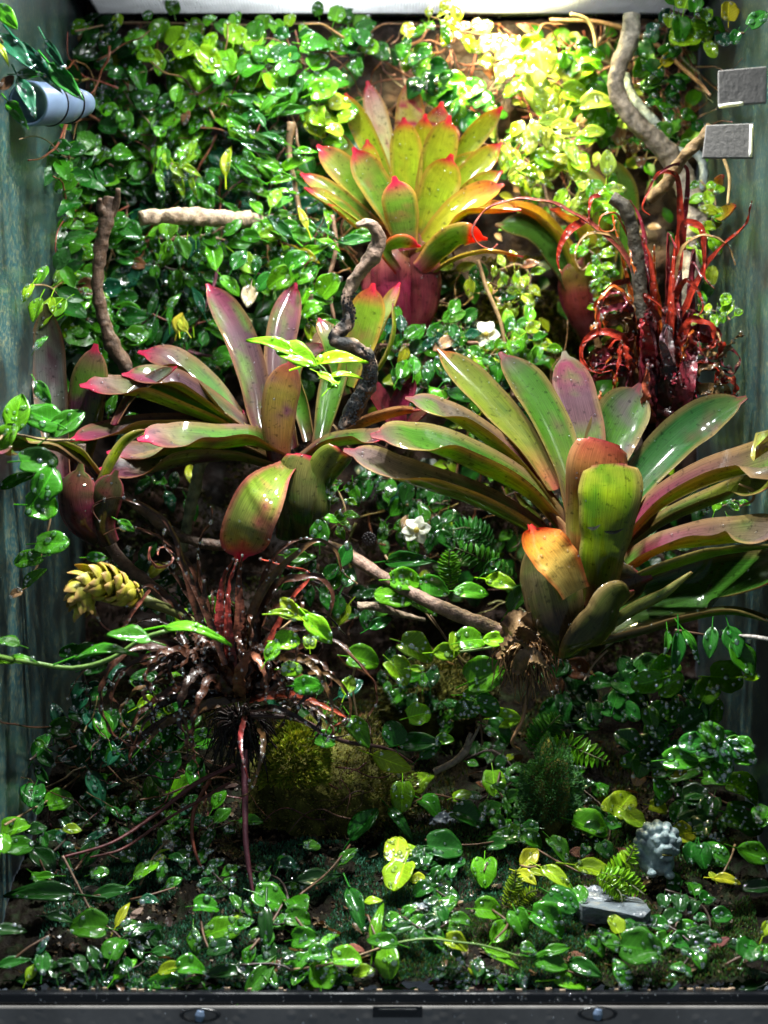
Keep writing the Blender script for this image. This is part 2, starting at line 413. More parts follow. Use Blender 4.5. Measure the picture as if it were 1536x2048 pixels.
LEAF = {
 'round': [leaf_proto('round_leaf', r, 'round', i) for i, r in enumerate((.92, .98, .86, 1.0, .8, .74, .9, .84))],
 'oval': [leaf_proto('oval_leaf', r, 'oval', 10+i) for i, r in enumerate((.55, .62, .48, .58, .66, .52))],
 'lance': [leaf_proto('lance_leaf', r, 'lance', 20+i) for i, r in enumerate((.30, .36, .26, .33))],
}
DEADLEAF = [leaf_proto('dry_leaf', r, 'oval', 31+i, mat='dead') for i, r in enumerate((.5, .65))]
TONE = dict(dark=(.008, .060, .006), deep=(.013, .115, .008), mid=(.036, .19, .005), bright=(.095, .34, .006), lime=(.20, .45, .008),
            yg=(.26, .42, .012), yellow=(.40, .46, .02), pale=(.36, .50, .06), teal=(.008, .080, .035), glow=(.42, .56, .06), brown=(.16, .07, .03), straw=(.4, .28, .15))  # glow and pale put the lamp's glare into the leaf colour
def tone(t, rng, j=.25):
    c = TONE[t]; k = 1+rng.uniform(-j, j); h = rng.uniform(-.15, .25)
    return (c[0]*k*(1+h), c[1]*k, c[2]*k*(1-h*.5), 1)
def place_leaf(parent, c, size, ang, kind, tn, rng, up=.45, beads=None, nb=6, name=None, protos=None, squash=1.0, yaw=None, bead_r=(.0007, .0018)):
    """c: world centre of the blade; size m; ang: direction of the tip seen from the front, degrees"""
    pr = rng.choice(protos or LEAF[kind]); me, tops, cols = pr
    n = Vector((rng.uniform(-.45, .45), -1+rng.uniform(-.1, .25), up+rng.uniform(-.25, .35)))
    if yaw is not None: n = Vector(yaw)
    n.normalize()
    d = Vector((math.cos(R(ang)), 0, math.sin(R(ang)))); d -= n*d.dot(n); d.normalize()
    x = d.cross(n)
    k = size*1.06
    Mx = Matrix(((x.x*k*squash, d.x*k, n.x*k, 0), (x.y*k*squash, d.y*k, n.y*k, 0), (x.z*k*squash, d.z*k, n.z*k, 0), (0, 0, 0, 1)))
    org = Vector(c)-d*k*.5
    Mx.translation = org
    o = bpy.data.objects.new(name or 'leaf', me); COL.objects.link(o); o.parent = parent
    Mw = Mx.copy(); Mx.translation = org-Vector(parent.location)
    o.matrix_local = Mx; o.color = tone(tn, rng) if isinstance(tn, str) else tn
    if beads is not None and nb > 0:
        for _ in range(nb):
            i = rng.randrange(cols*2, len(tops)-cols*2)
            if i % cols in (0, cols-1): continue
            p = Mw @ Vector(tops[i]); q = Vector(tops[i]); 
            r = rng.uniform(*bead_r)*(1 if rng.random() < .8 else 1.5)
            beads.add(p, n, r)
    return o, org
def stem_obj(parent, pts, r, col, name='stem', segs=6, jitter=.15, n=None):
    V, Fc, C, U = tube(pts, r if isinstance(r, list) else [r, r*.8], segs, jitter, n=n or max(6, 4*len(pts)))
    o = put(name, mesh(name, V, Fc, MAT['stem'], uvs=U), parent); o.color = (*col, 1); return o
STEMC = dict(brown=(.10, .05, .025), red=(.16, .05, .025), green=(.10, .20, .03), tan=(.28, .18, .09), dark=(.03, .018, .012))
def backdepth(px, py, Y): return Y
def vine(label, kind, tones, size, n, line, Y=.33, stemc='brown', seed=0, jitter=.8, up=.3, nb=7, leaves=None, cat='vine', name='creeping_vine', group=None, lift=None, sr=.0008, spread=.02):
    """a trailing plant. line: photo points the stem follows, at depth Y (or on the ground when lift is given)"""
    rng = random.Random(seed+len(label)*13+int(line[0][0]))
    def W(px, py, dy=0):
        if lift is not None:
            y = ground_Y(px, py, lift+rng.uniform(0, .008)); return P(px, py, max(.004, y-dy*.3))
        yy = Y if not isinstance(Y, tuple) else Y[0]+(Y[1]-Y[0])*0.5
        return P(px, py, yy-dy)
    pts = [W(x, y) for x, y in line]
    if len(pts) < 2: pts.append(pts[0]+Vector((.01, .004, -.01)))
    r = root(name, pts[0], label, cat, group or 'creeping vines in the terrarium')
    stem_obj(r, pts, sr, STEMC[stemc])
    B = Beads()
    tl = tones if isinstance(tones, (list, tuple)) else [tones]
    if n:
        lp = catmull([(x, y) for x, y in line] if len(line) > 1 else [line[0], (line[0][0]+10, line[0][1]+10)], n)
        for i in range(n):
            g = lp[min(i+1, n-1)]-lp[max(i-1, 0)]
            a = math.degrees(math.atan2(-g[1], g[0])); side = 1 if i % 2 else -1
            sz = size*rng.uniform(.7, 1.2); aa = a+side*rng.uniform(35, 110)
            off = sz*jitter*rng.uniform(.2, 1.0)
            px = lp[i][0]+math.cos(R(aa))*off+rng.uniform(-4, 4); py = lp[i][1]-math.sin(R(aa))*off+rng.uniform(-4, 4)
            c = W(px, py, rng.uniform(.002, spread))
            place_leaf(r, c, px2m(sz, c.y), aa, kind, rng.choice(tl) if rng.random() > .045 else rng.choice(('straw', 'yg', 'brown', 'yellow')), rng, up, B, nb)
    for lf in (leaves or []):
        px, py, sz, ang, kd, tn = lf[:6]
        if lift is not None: sz *= .9
        c = W(px, py, rng.uniform(.006, .016))
        k = {'r': 'round', 'o': 'oval', 'l': 'lance'}[kd]
        o, base = place_leaf(r, c, px2m(sz, c.y), ang, k, tn, rng, up, B, nb if len(lf) < 7 else lf[6])
    B.build(r)
    return r
# ================================================================== THE TANK
ZT = 0.372                     # underside of the lid
XG = 0.2245; XR = 0.2360
# soil and moss covered floor of the tank
def make_ground():
    nx, ny = 320, 280; V = []; Fc = []
    for j in range(ny):
        Y = .001+.389*j/(ny-1)
        for i in range(nx):
            x = -XG+(XG+XR)*i/(nx-1)
            z = gz(x, Y)+.0026*noise.noise(Vector((x*200, Y*200, 0)))+.0022*noise.noise(Vector((x*520, Y*520, 5)))
            V.append((x, Y, z))
    for j in range(ny-1):
        for i in range(nx-1):
            a = j*nx+i; Fc.append([a, a+1, a+nx+1, a+nx])
    o = put('ground', mesh('ground', V, Fc, MAT['soil'])); tag(o, kind='structure'); return o
make_ground()
# fibrous background wall
def make_back():
    nx, nz = 130, 170; V = []; Fc = []
    for j in range(nz):
        z = -.16+(ZT-.002+.16)*j/(nz-1)
        for i in range(nx):
            x = -XG+(XG+XR)*i/(nx-1)
            y = .372+.012*noise.noise(Vector((x*22, z*22, 9)))+.006*noise.noise(Vector((x*70, z*70, 2)))+.003*noise.noise(Vector((x*200, z*200, 2)))
            V.append((x, y, z))
    for j in range(nz-1):
        for i in range(nx-1):
            a = j*nx+i; Fc.append([a, a+1, a+nx+1, a+nx])
    tag(put('back_wall', mesh('back_wall', V, Fc, MAT['cork'])), kind='structure')
make_back()
def glass_mat():
    m, nt = M('misted_glass'); out = N(nt, 'ShaderNodeOutputMaterial')
    tc = N(nt, 'ShaderNodeTexCoord')
    mp = N(nt, 'ShaderNodeMapping', ins={'Scale': (1, 1, 1)}); L(nt, tc, 'Object', mp, 'Vector')
    n1 = N(nt, 'ShaderNodeTexNoise', ins={'Scale': 26.0, 'Detail': 6.0}); L(nt, mp, 'Vector', n1, 'Vector')
    n2 = N(nt, 'ShaderNodeTexNoise', ins={'Scale': 420.0, 'Detail': 4.0}); L(nt, tc, 'Object', n2, 'Vector')
    rp = N(nt, 'ShaderNodeValToRGB'); L(nt, n2, 'Fac', rp, 'Fac')
    e = rp.color_ramp.elements; e[0].position = .50; e[0].color = (.016, .058, .066, 1); e[1].position = .67; e[1].color = (.15, .16, .09, 1)
    n3 = N(nt, 'ShaderNodeMapRange', ins={'From Min': .35, 'From Max': .65, 'To Min': .25, 'To Max': 1.35}); L(nt, n1, 'Fac', n3, 'Value')
    mx = N(nt, 'ShaderNodeMix', data_type='RGBA', blend_type='MULTIPLY'); mx.inputs['Factor'].default_value = 1
    L(nt, rp, 'Color', mx, 'A'); L(nt, n3, 'Result', mx, 'B')
    b = N(nt, 'ShaderNodeBsdfPrincipled', ins={'Roughness': .33, 'Specular IOR Level': .8, 'IOR': 1.5})
    L(nt, mx, 'Result', b, 'Base Color')
    bp = N(nt, 'ShaderNodeBump', ins={'Strength': .12, 'Distance': .0006}); L(nt, n2, 'Fac', bp, 'Height'); L(nt, bp, 'Normal', b, 'Normal')
    t = N(nt, 'ShaderNodeBsdfTransparent'); ms = N(nt, 'ShaderNodeMixShader'); ms.inputs[0].default_value = .88
    L(nt, t, 'BSDF', ms, 1); L(nt, b, 'BSDF', ms, 2); L(nt, ms, 'Shader', out, 'Surface'); return m
MAT['glass'] = glass_mat()
tank = root('terrarium', (0, 0, -.28), 'glass terrarium with a wet grey front rail, misted side panes and wire mesh lid', 'terrarium')
def part(name, geo, mat, parent=None, kind=None, smooth=False, cols=True):
    V, Fc, C, U = geo
    o = put(name, mesh(name, V, Fc, MAT[mat] if isinstance(mat, str) else mat, cols=C, uvs=U, smooth=smooth), parent)
    if kind: tag(o, kind=kind)
    return o
part('side_pane', box(-XG-.0025, .19, .06, .004, .40, .66), 'glass', tank)
part('side_pane', box(XR+.0025, .19, .06, .004, .40, .66), 'glass', tank)
bevel(part('rail_lip', box(0, -.003, -.2721, .52, .008, .0068), 'black', tank), .0015, 3)
rail = part('front_rail', box(0, -.0035, -.2995, .52, .012, .0475), 'grey', tank); bevel(rail, .0012, 2)
part('back_cover', box(0, .392, .09, .46, .004, .62), 'black', tank)
bevel(part('lid_frame', box(0, .377, ZT+.007, .47, .018, .014), 'black', tank), .002)
bevel(part('lid_frame', box(-.222, .19, ZT+.006, .016, .36, .012), 'black', tank), .002)
bevel(part('lid_frame', box(.233, .19, ZT+.006, .016, .36, .012), 'black', tank), .002)
part('base_plate', box(0, .19, -.315, .46, .39, .01), 'black', tank)
# latch opening in the middle of the rail and the two oval catches
k0 = 1/F*D
lx = (795-768)*k0; sub(part('latch_slot', box(lx, -.0100, -.2786, .0275, .0016, .0058), 'black', tank), rail)
sub(bevel(part('latch', box(lx, -.0112, -.2775, .022, .002, .0022), 'black', tank), .0008), rail)
def oval(px, py, rx, rz):
    V = []; Fc = []; n = 32
    c = P(px, py, -.0097, False); 
    for k in range(n):
        a = 2*math.pi*k/n
        for rr, dy in ((1, 0), (.96, -.0016), (.84, -.0016), (.8, -.0002)): V.append((c.x+rx*rr*math.cos(a), -.0098+dy, c.z+rz*rr*math.sin(a)))
    for k in range(n):
        for q in range(3):
            a = k*4+q; b = ((k+1) % n)*4+q; Fc.append([a, b, b+1, a+1])
    me = mesh('catch_ring', V, Fc, MAT['black']); sub(put('catch_ring', me, tank), rail)
    V, Fc, C, U = tube([(c.x-.0005, -.0108, c.z-rz*.7), (c.x+.0005, -.0112, c.z+rz*.7)], [.0022, .003, .002], 8)
    sub(put('catch_pin', mesh('catch_pin', V, Fc, MAT['tube']), tank), rail)
oval(400, 2030, .0115, .0042); oval(1195, 2027, .0112, .0042)
# water and grit along the lip
gr = random.Random(5); G = []
for i in range(46):
    x = gr.uniform(-.2, .2); r = gr.uniform(.0005, .0014)
    G.append(box(x, gr.uniform(-.005, .0015), -.2683, r*2.4, r*1.6, r*1.3, (1, 1, 1)))
o = part('grit', join(G), surf('sand_grain', base=(.45, .33, .22), rough=.5, scale=900, bump=.2, noise_mix=.8), tank, kind='stuff')
B = Beads()
for i in range(150):
    x = gr.uniform(-.205, .205)
    if gr.random() < .5: B.add((x, -.0097, gr.uniform(-.30, -.277)), (0, -1, 0), gr.uniform(.0003, .001))
    else: B.add((x, -.0072, gr.uniform(-.2745, -.2695)), (0, -1, .2), gr.uniform(.0002, .0007))
B.build(tank)
# the wire mesh of the lid: real wires
nw = 200; V = []; Fc = []
for i in range(nw):
    x = -.215+.44*i/(nw-1)
    v, f, _, _ = box(x, .185, ZT+.0022, .0006, .37, .0006); Fc += [[a+len(V) for a in q] for q in f]; V += v
for i in range(170):
    y = .002+.366*i/169
    v, f, _, _ = box(.005, y, ZT+.0029, .44, .0006, .0006); Fc += [[a+len(V) for a in q] for q in f]; V += v
tag(put('lid_mesh', mesh('lid_mesh', V, Fc, MAT['wire'], smooth=False), tank), kind='stuff')
# the grow lamp fixture above the lid, its lit panels face down through the mesh
em, nt = M('lit_diffuser'); out = N(nt, 'ShaderNodeOutputMaterial'); e_ = N(nt, 'ShaderNodeEmission', ins={'Color': (.95, .97, 1, 1), 'Strength': 3.4}); L(nt, e_, 'Emission', out, 'Surface')
fx = root('grow_light', (0, .2, ZT+.09), 'white lit grow light panel above the wire mesh lid', 'lamp')
part('housing', box(0, .2, ZT+.098, .34, .32, .012), 'black', fx)
part('diffuser', box(.02, .2, ZT+.089, .26, .28, .004), em, fx)
# frosted feeding tubes on the left pane
tb = root('suction_cup_tube', P(60, 207, .07), 'pale blue frosted plastic tube in three steps on the left glass pane', 'tube')
a = P(57, 207, .075); 
def ring_tube(name, p0, p1, r0, r1, parent, openfront=False):
    prf = []
    d = (p1-p0).normalized(); u = d.cross(Vector((0, 0, 1))).normalized(); v = d.cross(u)
    seq = [(0, r0*.78), (0, r0), (1, r1), (1, r1*.9)] if openfront else [(0, r0*.9), (0, r0), (.92, r1), (1, r1*.95), (1, .0001)]
    if openfront: seq = [(.85, .0001), (.85, r1*.8), (.02, r0*.84), (-.02, r0*.86), (-.03, r0*.97), (.0, r0), (1, r1)]
    V = []; Fc = []; n = 40
    for s, r in seq:
        for k in range(n):
            an = 2*math.pi*k/n; V.append(p0+(p1-p0)*s+u*r*math.cos(an)+v*r*math.sin(an))
    for q in range(len(seq)-1):
        for k in range(n): Fc.append([q*n+k, q*n+(k+1) % n, (q+1)*n+(k+1) % n, (q+1)*n+k])
    return put(name, mesh(name, V, Fc, MAT['tube']), parent)
q0, q1, q2, q3 = P(57, 207, .07), P(98, 208, .095), P(134, 207, .12), P(168, 207, .145)
ring_tube('open_cup', q0, q1, .0135, .0128, tb, True)
ring_tube('tube_section', q1+Vector((.0006, .0004, 0)), q2, .0128, .0118, tb)
ring_tube('tube_end', q2+Vector((.0006, .0004, 0)), q3, .0116, .0082, tb)
for c_, r_ in ((q1, .0131), (q2, .0121)):
    d = (q1-q0).normalized(); u = d.cross(Vector((0, 0, 1))).normalized(); v = d.cross(u)
    pts = [c_+u*r_*math.cos(an)+v*r_*math.sin(an) for an in np.linspace(0, 2*math.pi, 17)]
    V, Fc, C, U = tube(pts, [.0006, .0006], 6, n=40, cap=False); put('rubber_ring', mesh('rubber_ring', V, Fc, MAT['black']), tb)
# flat grey patches added for two pale shapes that show in the right pane
MAT['pane_grey'] = surf('flat_grey', base=(.11, .105, .10), rough=.6, scale=350, bump=.4, noise_mix=.5)
def pad(pts, lab, Y0, cut):
    V = [P(x, y, Y0-.0) for x, y in pts]; V += [v+Vector((.0006, .004, 0)) for v in V]
    n = len(pts); Fc = [list(range(n))[::-1], [n+k for k in range(n)]]+[[k, (k+1) % n, n+(k+1) % n, n+k] for k in range(n)]
    r = root('pane_patch', V[0], lab, 'pad', 'grey patches on the right pane')
    o = put('pad', mesh('pad', V, Fc, MAT['pane_grey'], smooth=False), r); bevel(o, .0006, 2)
    t = [P(x, y, Y0-.0) for x, y in cut]; 
    v2, f2, c2, u2 = tube(t, [.0011, .0011], 6, n=8); sub(put('pale_edge', mesh('pale_edge', v2, f2, MAT['petal']), r), o)
pad([(1436, 141), (1534, 132), (1533, 205), (1436, 213)], 'upper grey patch with white lower edge on the right pane', .01, [(1438, 213), (1460, 210), (1486, 207)])
pad([(1412, 250), (1508, 246), (1507, 316), (1404, 316)], 'lower grey patch with a pale strip down its right edge, below the other patch', .04, [(1503, 250), (1501, 314)])
# ================================================================== DRIFTWOOD
def bark(c1, c2, black=None, white=None, lo=.0, hi=1.0):
    def f(t, u):
        q = noise.noise(Vector((t*14, u*3, lo*9+3)))*.5+.5
        c = tuple(a*(1-q)+b*q for a, b in zip(c1, c2))
        if black and black[0] < t < black[1]:
            k = min(1, (t-black[0])*12, (black[1]-t)*12)*(.6+.8*noise.noise(Vector((t*60, u*9, 1)))+.4); k = max(0, min(1, k)); c = tuple(a*(1-k)+.008*k for a in c)
        if white and t < white: k = min(1, (white-t)/white*1.5); c = tuple(a*(1-k)+b*k for a, b in zip(c, (.55, .5, .4)))
        return c
    return f
def branch(label, pts, rpx, col, jit=.42, segs=12, name='driftwood_branch', n=None, extra=None, seed=0, group='driftwood branches in the terrarium', freq=110):
    W = [P(*p) for p in pts]; r = root(name, W[0], label, 'branch', group)
    rad = [px2m(q, W[0].y) for q in rpx]
    V, Fc, C, U = tube(W, rad, segs, jit, n=n or 14*len(pts), colf=col, seed=seed, freq=freq)
    wd_ = put('wood', mesh('wood', V, Fc, MAT['wood'], cols=C, uvs=U), r)
    for ex in (extra or []):
        W2 = [P(*p) for p in ex[0]]; V, Fc, C, U = tube(W2, [px2m(q, W2[0].y) for q in ex[1]], 10, jit, n=9*len(W2), colf=col, seed=seed+3, freq=freq)
        sub(put('side_twig', mesh('side_twig', V, Fc, MAT['wood'], cols=C, uvs=U), r), wd_)
    return r
br = bark((.14, .085, .05), (.34, .25, .17)); dk = bark((.07, .035, .02), (.2, .12, .075)); 
branch('dark upright driftwood with a broken knobbly top above the left bromeliad', [(222, 395, .20), (214, 440, .20), (198, 520, .205), (200, 610, .21), (222, 680, .215), (258, 745, .22)], [14, 14, 13, 12, 13, 15, 12], dk,
       extra=[([(222, 430, .2), (234, 400, .195), (236, 378, .19)], [10, 7, 5]), ([(218, 430, .2), (200, 415, .195), (200, 398, .19)], [11, 9, 4])])
branch('pale horizontal driftwood stub lying across the leaves at upper left', [(282, 438, .22), (320, 432, .225), (400, 434, .24), (470, 438, .25), (522, 438, .27)], [15, 17, 18, 15, 16, 11], bark((.26, .15, .08), (.70, .55, .38)), .5, n=90)
def crooked(t, u):
    q = noise.noise(Vector((t*14, u*3, 4)))*.5+.5
    c = tuple(a*(1-q)+b*q for a, b in zip((.20, .11, .07), (.45, .32, .24)))
    k = max(0, min(1, (t-.33)*9))*max(0, min(1, .55+1.5*noise.noise(Vector((t*30, u*5, 2)))+(t > .4)*.3*(t < .62)+(t > .72)*.5))
    return tuple(a*(1-k)+.009*k for a in c)
r = branch('crooked driftwood in the middle, bare pale hook on top and crusted black below', [(712, 450, .13), (738, 447, .13), (757, 470, .135), (748, 510, .14), (716, 550, .145), (696, 595, .15), (697, 640, .15), (672, 678, .15), (700, 692, .15), (735, 715, .155), (738, 760, .16), (712, 810, .165), (690, 860, .17)],
       [5, 12, 15, 15, 12, 13, 12, 15, 14, 14, 17, 18, 18, 15], crooked, .4, 14)
G = []; g = random.Random(3)
for i in range(420):
    t = g.uniform(.36, .98); 
    W = catmull([(712, 450), (738, 447), (757, 470), (748, 510), (716, 550), (696, 595), (697, 640), (672, 678), (700, 692), (735, 715), (738, 760), (712, 810), (690, 860)], 2, np.array([t, t]))[0]
    q = P(W[0]+g.uniform(-15, 15), W[1]+g.uniform(-5, 5), .146+.01*t); s = g.uniform(.0006, .0013); G.append(box(q.x, q.y-.004, q.z, s, s, s))
part('black_granules', join(G), 'black', r, kind='stuff')
branch('long grey driftwood arching down the upper right corner with a bright pale top', [(1264, 28, .25), (1260, 80, .25), (1238, 130, .25), (1232, 180, .25), (1262, 235, .25), (1310, 280, .255), (1345, 320, .26), (1370, 370, .26), (1392, 430, .255), (1385, 520, .25), (1372, 600, .245), (1355, 690, .24)],
       [17, 19, 16, 17, 18, 22, 24, 24, 27, 25, 24, 22, 20], bark((.13, .09, .05), (.42, .36, .28), white=.13), .3, 14)
branch('blue grey bent root behind the big arching driftwood at upper right', [(1250, 150, .30), (1270, 200, .29), (1305, 240, .28), (1350, 300, .275), (1395, 310, .27), (1408, 345, .265), (1400, 385, .26)], [9, 9, 10, 10, 9, 9, 8], bark((.12, .16, .17), (.3, .36, .36)), .25)
branch('short brown driftwood fork with dark broken end beside the right glass', [(1424, 254, .16), (1405, 278, .165), (1380, 300, .17), (1352, 335, .18), (1330, 370, .19), (1300, 400, .2)], [13, 13, 11, 12, 13, 13, 10], bark((.1, .05, .02), (.42, .28, .12)), .35)
branch('smooth brown stick running down to the root ball of the right bromeliad', [(560, 1068, .18), (600, 1075, .17), (680, 1100, .16), (760, 1150, .145), (860, 1205, .13), (960, 1247, .115), (1060, 1285, .105)], [10, 11, 12, 12, 13, 14, 15, 15], bark((.16, .08, .05), (.42, .27, .2)), .16)
branch('dark curved twig under the left bromeliad dipping towards the brown plant', [(163, 888, .10), (165, 930, .1), (190, 965, .1), (240, 988, .11), (275, 1010, .12), (330, 1055, .13), (420, 1090, .14), (520, 1078, .15)], [9, 8, 9, 11, 10, 11, 12, 10], bark((.03, .02, .015), (.14, .085, .06)), .3)
branch('reddish brown slanting branch behind the flower spike at left', [(215, 1080, .16), (250, 1130, .155), (290, 1160, .15), (350, 1220, .14), (400, 1290, .13)], [11, 12, 12, 10, 9], bark((.10, .045, .03), (.22, .12, .08)), .25)
branch('pale mossy root standing behind the left bromeliad stalk', [(410, 905, .22), (395, 950, .22), (385, 1000, .225), (372, 1060, .23), (365, 1100, .235)], [13, 12, 12, 11, 10], bark((.15, .16, .08), (.4, .4, .26)), .35)
branch('short forked grey twig in the dark soil below centre', [(868, 1545, .12), (905, 1525, .12), (932, 1500, .12), (942, 1466, .12)], [7, 7, 8, 5], bark((.1, .07, .05), (.34, .27, .2)), .35, extra=[([(932, 1500, .12), (950, 1470, .118), (960, 1450, .116)], [4, 3, 2])])
branch('small broken pale stub poking from the leaves right of centre', [(715, 1212, .15), (745, 1212, .15), (790, 1225, .16), (850, 1240, .17)], [9, 8, 6, 4], bark((.2, .13, .08), (.5, .38, .26)), .4)
branch('dark charred driftwood rod among the red curled leaves', [(1222, 396, .17), (1245, 410, .17), (1262, 450, .175), (1272, 500, .18), (1278, 560, .185), (1285, 640, .19)], [12, 14, 13, 14, 14, 15, 14], bark((.015, .015, .012), (.11, .09, .06)), .3)
branch('fallen brown branch hidden behind the right bromeliad', [(1020, 790, .24), (1100, 800, .24), (1190, 806, .25)], [10, 12, 10], bark((.18, .08, .05), (.5, .3, .2)), .3)
branch('thin whitish twig end at the right edge below the bromeliad leaves', [(1480, 1271, .06), (1510, 1274, .05), (1545, 1280, .045)], [3, 4, 4], bark((.4, .35, .3), (.6, .55, .5)), .2)
def twig(label, pts, rpx, c, name='thin_root', cat='root', group='thin roots and runners'):
    W = [P(*p) for p in pts]; V, Fc, C, U = tube(W, [px2m(q, W[0].y) for q in rpx], 6, .2, n=8*len(pts))
    o = put(name, mesh(name, V, Fc, MAT['stem'], uvs=U)); o.color = (*c, 1); tag(o, label, cat, group); return o
T_ = STEMC
twig('wavy brown air root hanging from the root ball of the right bromeliad', [(1105, 1318, .1), (1075, 1345, .1), (1055, 1390, .1), (1045, 1440, .1), (1025, 1480, .1), (1040, 1500, .12)], [5, 5, 4, 4, 3, 2], (.24, .13, .06))
twig('fine tan air root curving left below the right bromeliad', [(1215, 1300, .1), (1190, 1325, .1), (1168, 1362, .1)], [2, 2, 1.5], (.3, .2, .12))
twig('tan hanging root beside the right pane below the driftwood fork', [(1432, 262, .12), (1445, 310, .12), (1458, 350, .12), (1456, 410, .12)], [4, 4, 3.5, 3], (.42, .28, .12))
twig('thin brown vertical root left of the middle driftwood', [(665, 430, .25), (672, 500, .25), (658, 560, .25), (668, 640, .25)], [5, 5, 4, 4], (.26, .15, .09))
twig('pale brown root hanging left of the orange bromeliad', [(583, 245, .28), (578, 300, .28), (588, 360, .28), (600, 430, .28)], [9, 6, 5, 5], (.3, .19, .1))
twig('speckled brown twig hanging from the orange bromeliad towards the white flower', [(955, 520, .24), (975, 580, .24), (1000, 640, .24), (1010, 690, .24)], [4, 4, 4, 3], (.35, .22, .1))
twig('thin straight brown twig lying behind the white flower', [(760, 690, .25), (860, 690, .25), (960, 686, .25), (1035, 690, .25)], [3, 4, 4, 3], (.25, .13, .08))
twig('long dark red root running left from the brown plant', [(470, 1530, .10), (400, 1562, .095), (310, 1630, .085), (225, 1685, .07), (125, 1715, .06)], [5, 5, 4, 3, 3], (.10, .02, .02))
twig('second dark red root just under the long one', [(460, 1565, .11), (400, 1600, .1), (330, 1640, .09), (240, 1700, .08), (180, 1715, .07)], [3, 3, 3, 3, 2], (.12, .03, .025))
twig('dark purple root hanging straight down from the brown plant', [(488, 1500, .085), (490, 1600, .075), (492, 1690, .065), (508, 1800, .055)], [8, 7, 6, 3], (.06, .012, .02))
twig('reddish brown root forking down right of the dark red roots', [(420, 1560, .11), (388, 1620, .1), (385, 1680, .095), (400, 1730, .09), (425, 1775, .085)], [4, 4, 4, 3, 2], (.2, .05, .025))
twig('dark red runner reaching right from the brown plant into the moss', [(500, 1430, .1), (600, 1440, .105), (680, 1480, .11), (780, 1500, .12), (830, 1530, .13)], [6, 6, 5, 4, 3], (.07, .03, .025))
twig('dry forked twig end on the soil at lower left', [(125, 1712, .05), (150, 1760, .05), (175, 1810, .05), (215, 1870, .045)], [3, 3, 3, 2], (.2, .13, .09))
twig('purple stem crossing behind the tall left bromeliad leaves', [(438, 520, .27), (425, 580, .27), (395, 640, .27), (365, 690, .27), (450, 720, .27)], [3, 4, 4, 3, 3], (.25, .08, .12))
twig('arching tan runner in the pale leaves at top right', [(1140, 28, .31), (1175, 40, .31), (1192, 90, .31), (1180, 150, .31)], [4, 4, 4, 3], (.5, .38, .2))
twig('thick tan runner crossing the top right corner', [(1100, 40, .33), (1200, 45, .32), (1300, 80, .31), (1370, 140, .30), (1420, 190, .2)], [4, 5, 5, 4, 3], (.3, .17, .09))
twig('curly bark strip at the right edge between two vines', [(1478, 968, .08), (1508, 985, .08), (1505, 1000, .08), (1480, 1012, .08)], [2, 3, 3, 2], (.35, .2, .1))
twig('dark root looping above the soil at lower right', [(1172, 1820, .05), (1175, 1855, .04), (1168, 1885, .035), (1166, 1925, .03)], [4, 4, 4, 3], (.25, .15, .1))
# ================================================================== BROMELIADS
GR = (.045, .16, .02); PU = (.14, .05, .065); PK = (.62, .03, .10); LI = (.27, .33, .025); WN = (.13, .012, .03); OL = (.16, .17, .03)
pA = dict(top=[(0, (.12, .03, .03)), (.25, (.08, .22, .015)), (.6, (.10, .27, .03)), (.88, (.26, .15, .12)), (1, (.4, .05, .12))],
          bot=[(0, (.13, .09, .03)), (.4, (.26, .40, .03)), (.8, (.30, .36, .05)), (1, (.4, .06, .1))], edge=(.34, .16, .08), tip=(.62, .02, .09), blotch=(.13, .04, .07), bl=.02, tt=.955)
pAg = dict(pA, blotch=(.05, .15, .02)); pAr = dict(pA, top=[(0, (.12, .16, .02)), (.5, (.26, .40, .04)), (.85, (.36, .36, .10)), (1, (.6, .05, .14))], blotch=(.5, .12, .10), bl=-.02, k=.85)
pAo = dict(pA, bot=[(0, (.20, .03, .03)), (.3, (.22, .11, .03)), (.7, (.22, .17, .03)), (1, (.3, .06, .04))], tip=(.3, .05, .05), bl=-.2)
pAm = dict(pA, top=[(0, WN), (.3, (.11, .06, .05)), (.7, (.15, .075, .10)), (1, (.34, .06, .12))], blotch=(.13, .24, .04), bl=.0)
pB = dict(top=[(0, (.22, .06, .05)), (.2, (.12, .16, .02)), (.5, (.055, .17, .010)), (.85, (.06, .17, .018)), (1, (.12, .07, .07))],
          bot=[(0, (.30, .12, .05)), (.3, (.36, .44, .02)), (.8, (.34, .52, .015)), (1, (.25, .2, .05))], edge=(.36, .22, .09), tip=(.35, .05, .08), blotch=(.13, .08, .05), bl=-.12, tt=.975)
pBl = dict(pB, top=[(0, (.4, .10, .06)), (.3, (.20, .22, .03)), (.7, (.17, .24, .02)), (1, (.2, .2, .03))], blotch=(.06, .14, .02))
pBp = dict(pB, top=[(0, (.30, .02, .07)), (.25, (.20, .05, .07)), (.6, (.13, .11, .05)), (1, (.18, .12, .12))], blotch=(.10, .24, .03))
pBc = dict(pB, bot=[(0, (.20, .05, .03)), (.18, (.12, .10, .02)), (.4, (.20, .30, .01)), (.8, (.30, .42, .01)), (1, (.40, .42, .04))], blotch=(.10, .24, .01), bl=.18)
pBr = dict(pB, bot=[(0, (.24, .27, .03)), (.7, (.32, .33, .04)), (.86, (.5, .17, .06)), (1, (.5, .08, .06))], top=[(0, (.3, .1, .05)), (1, (.5, .2, .08))], blotch=(.46, .16, .06), bl=.15)
pBo = dict(top=[(0, (.55, .45, .13)), (.4, (.72, .52, .12)), (.75, (.75, .34, .03)), (1, (.80, .09, .02))], bot=[(0, (.3, .28, .05)), (.4, (.72, .52, .12)), (.75, (.75, .34, .03)), (1, (.80, .09, .02))], edge=(.7, .15, .04), tip=(.7, .04, .05), tt=.97)
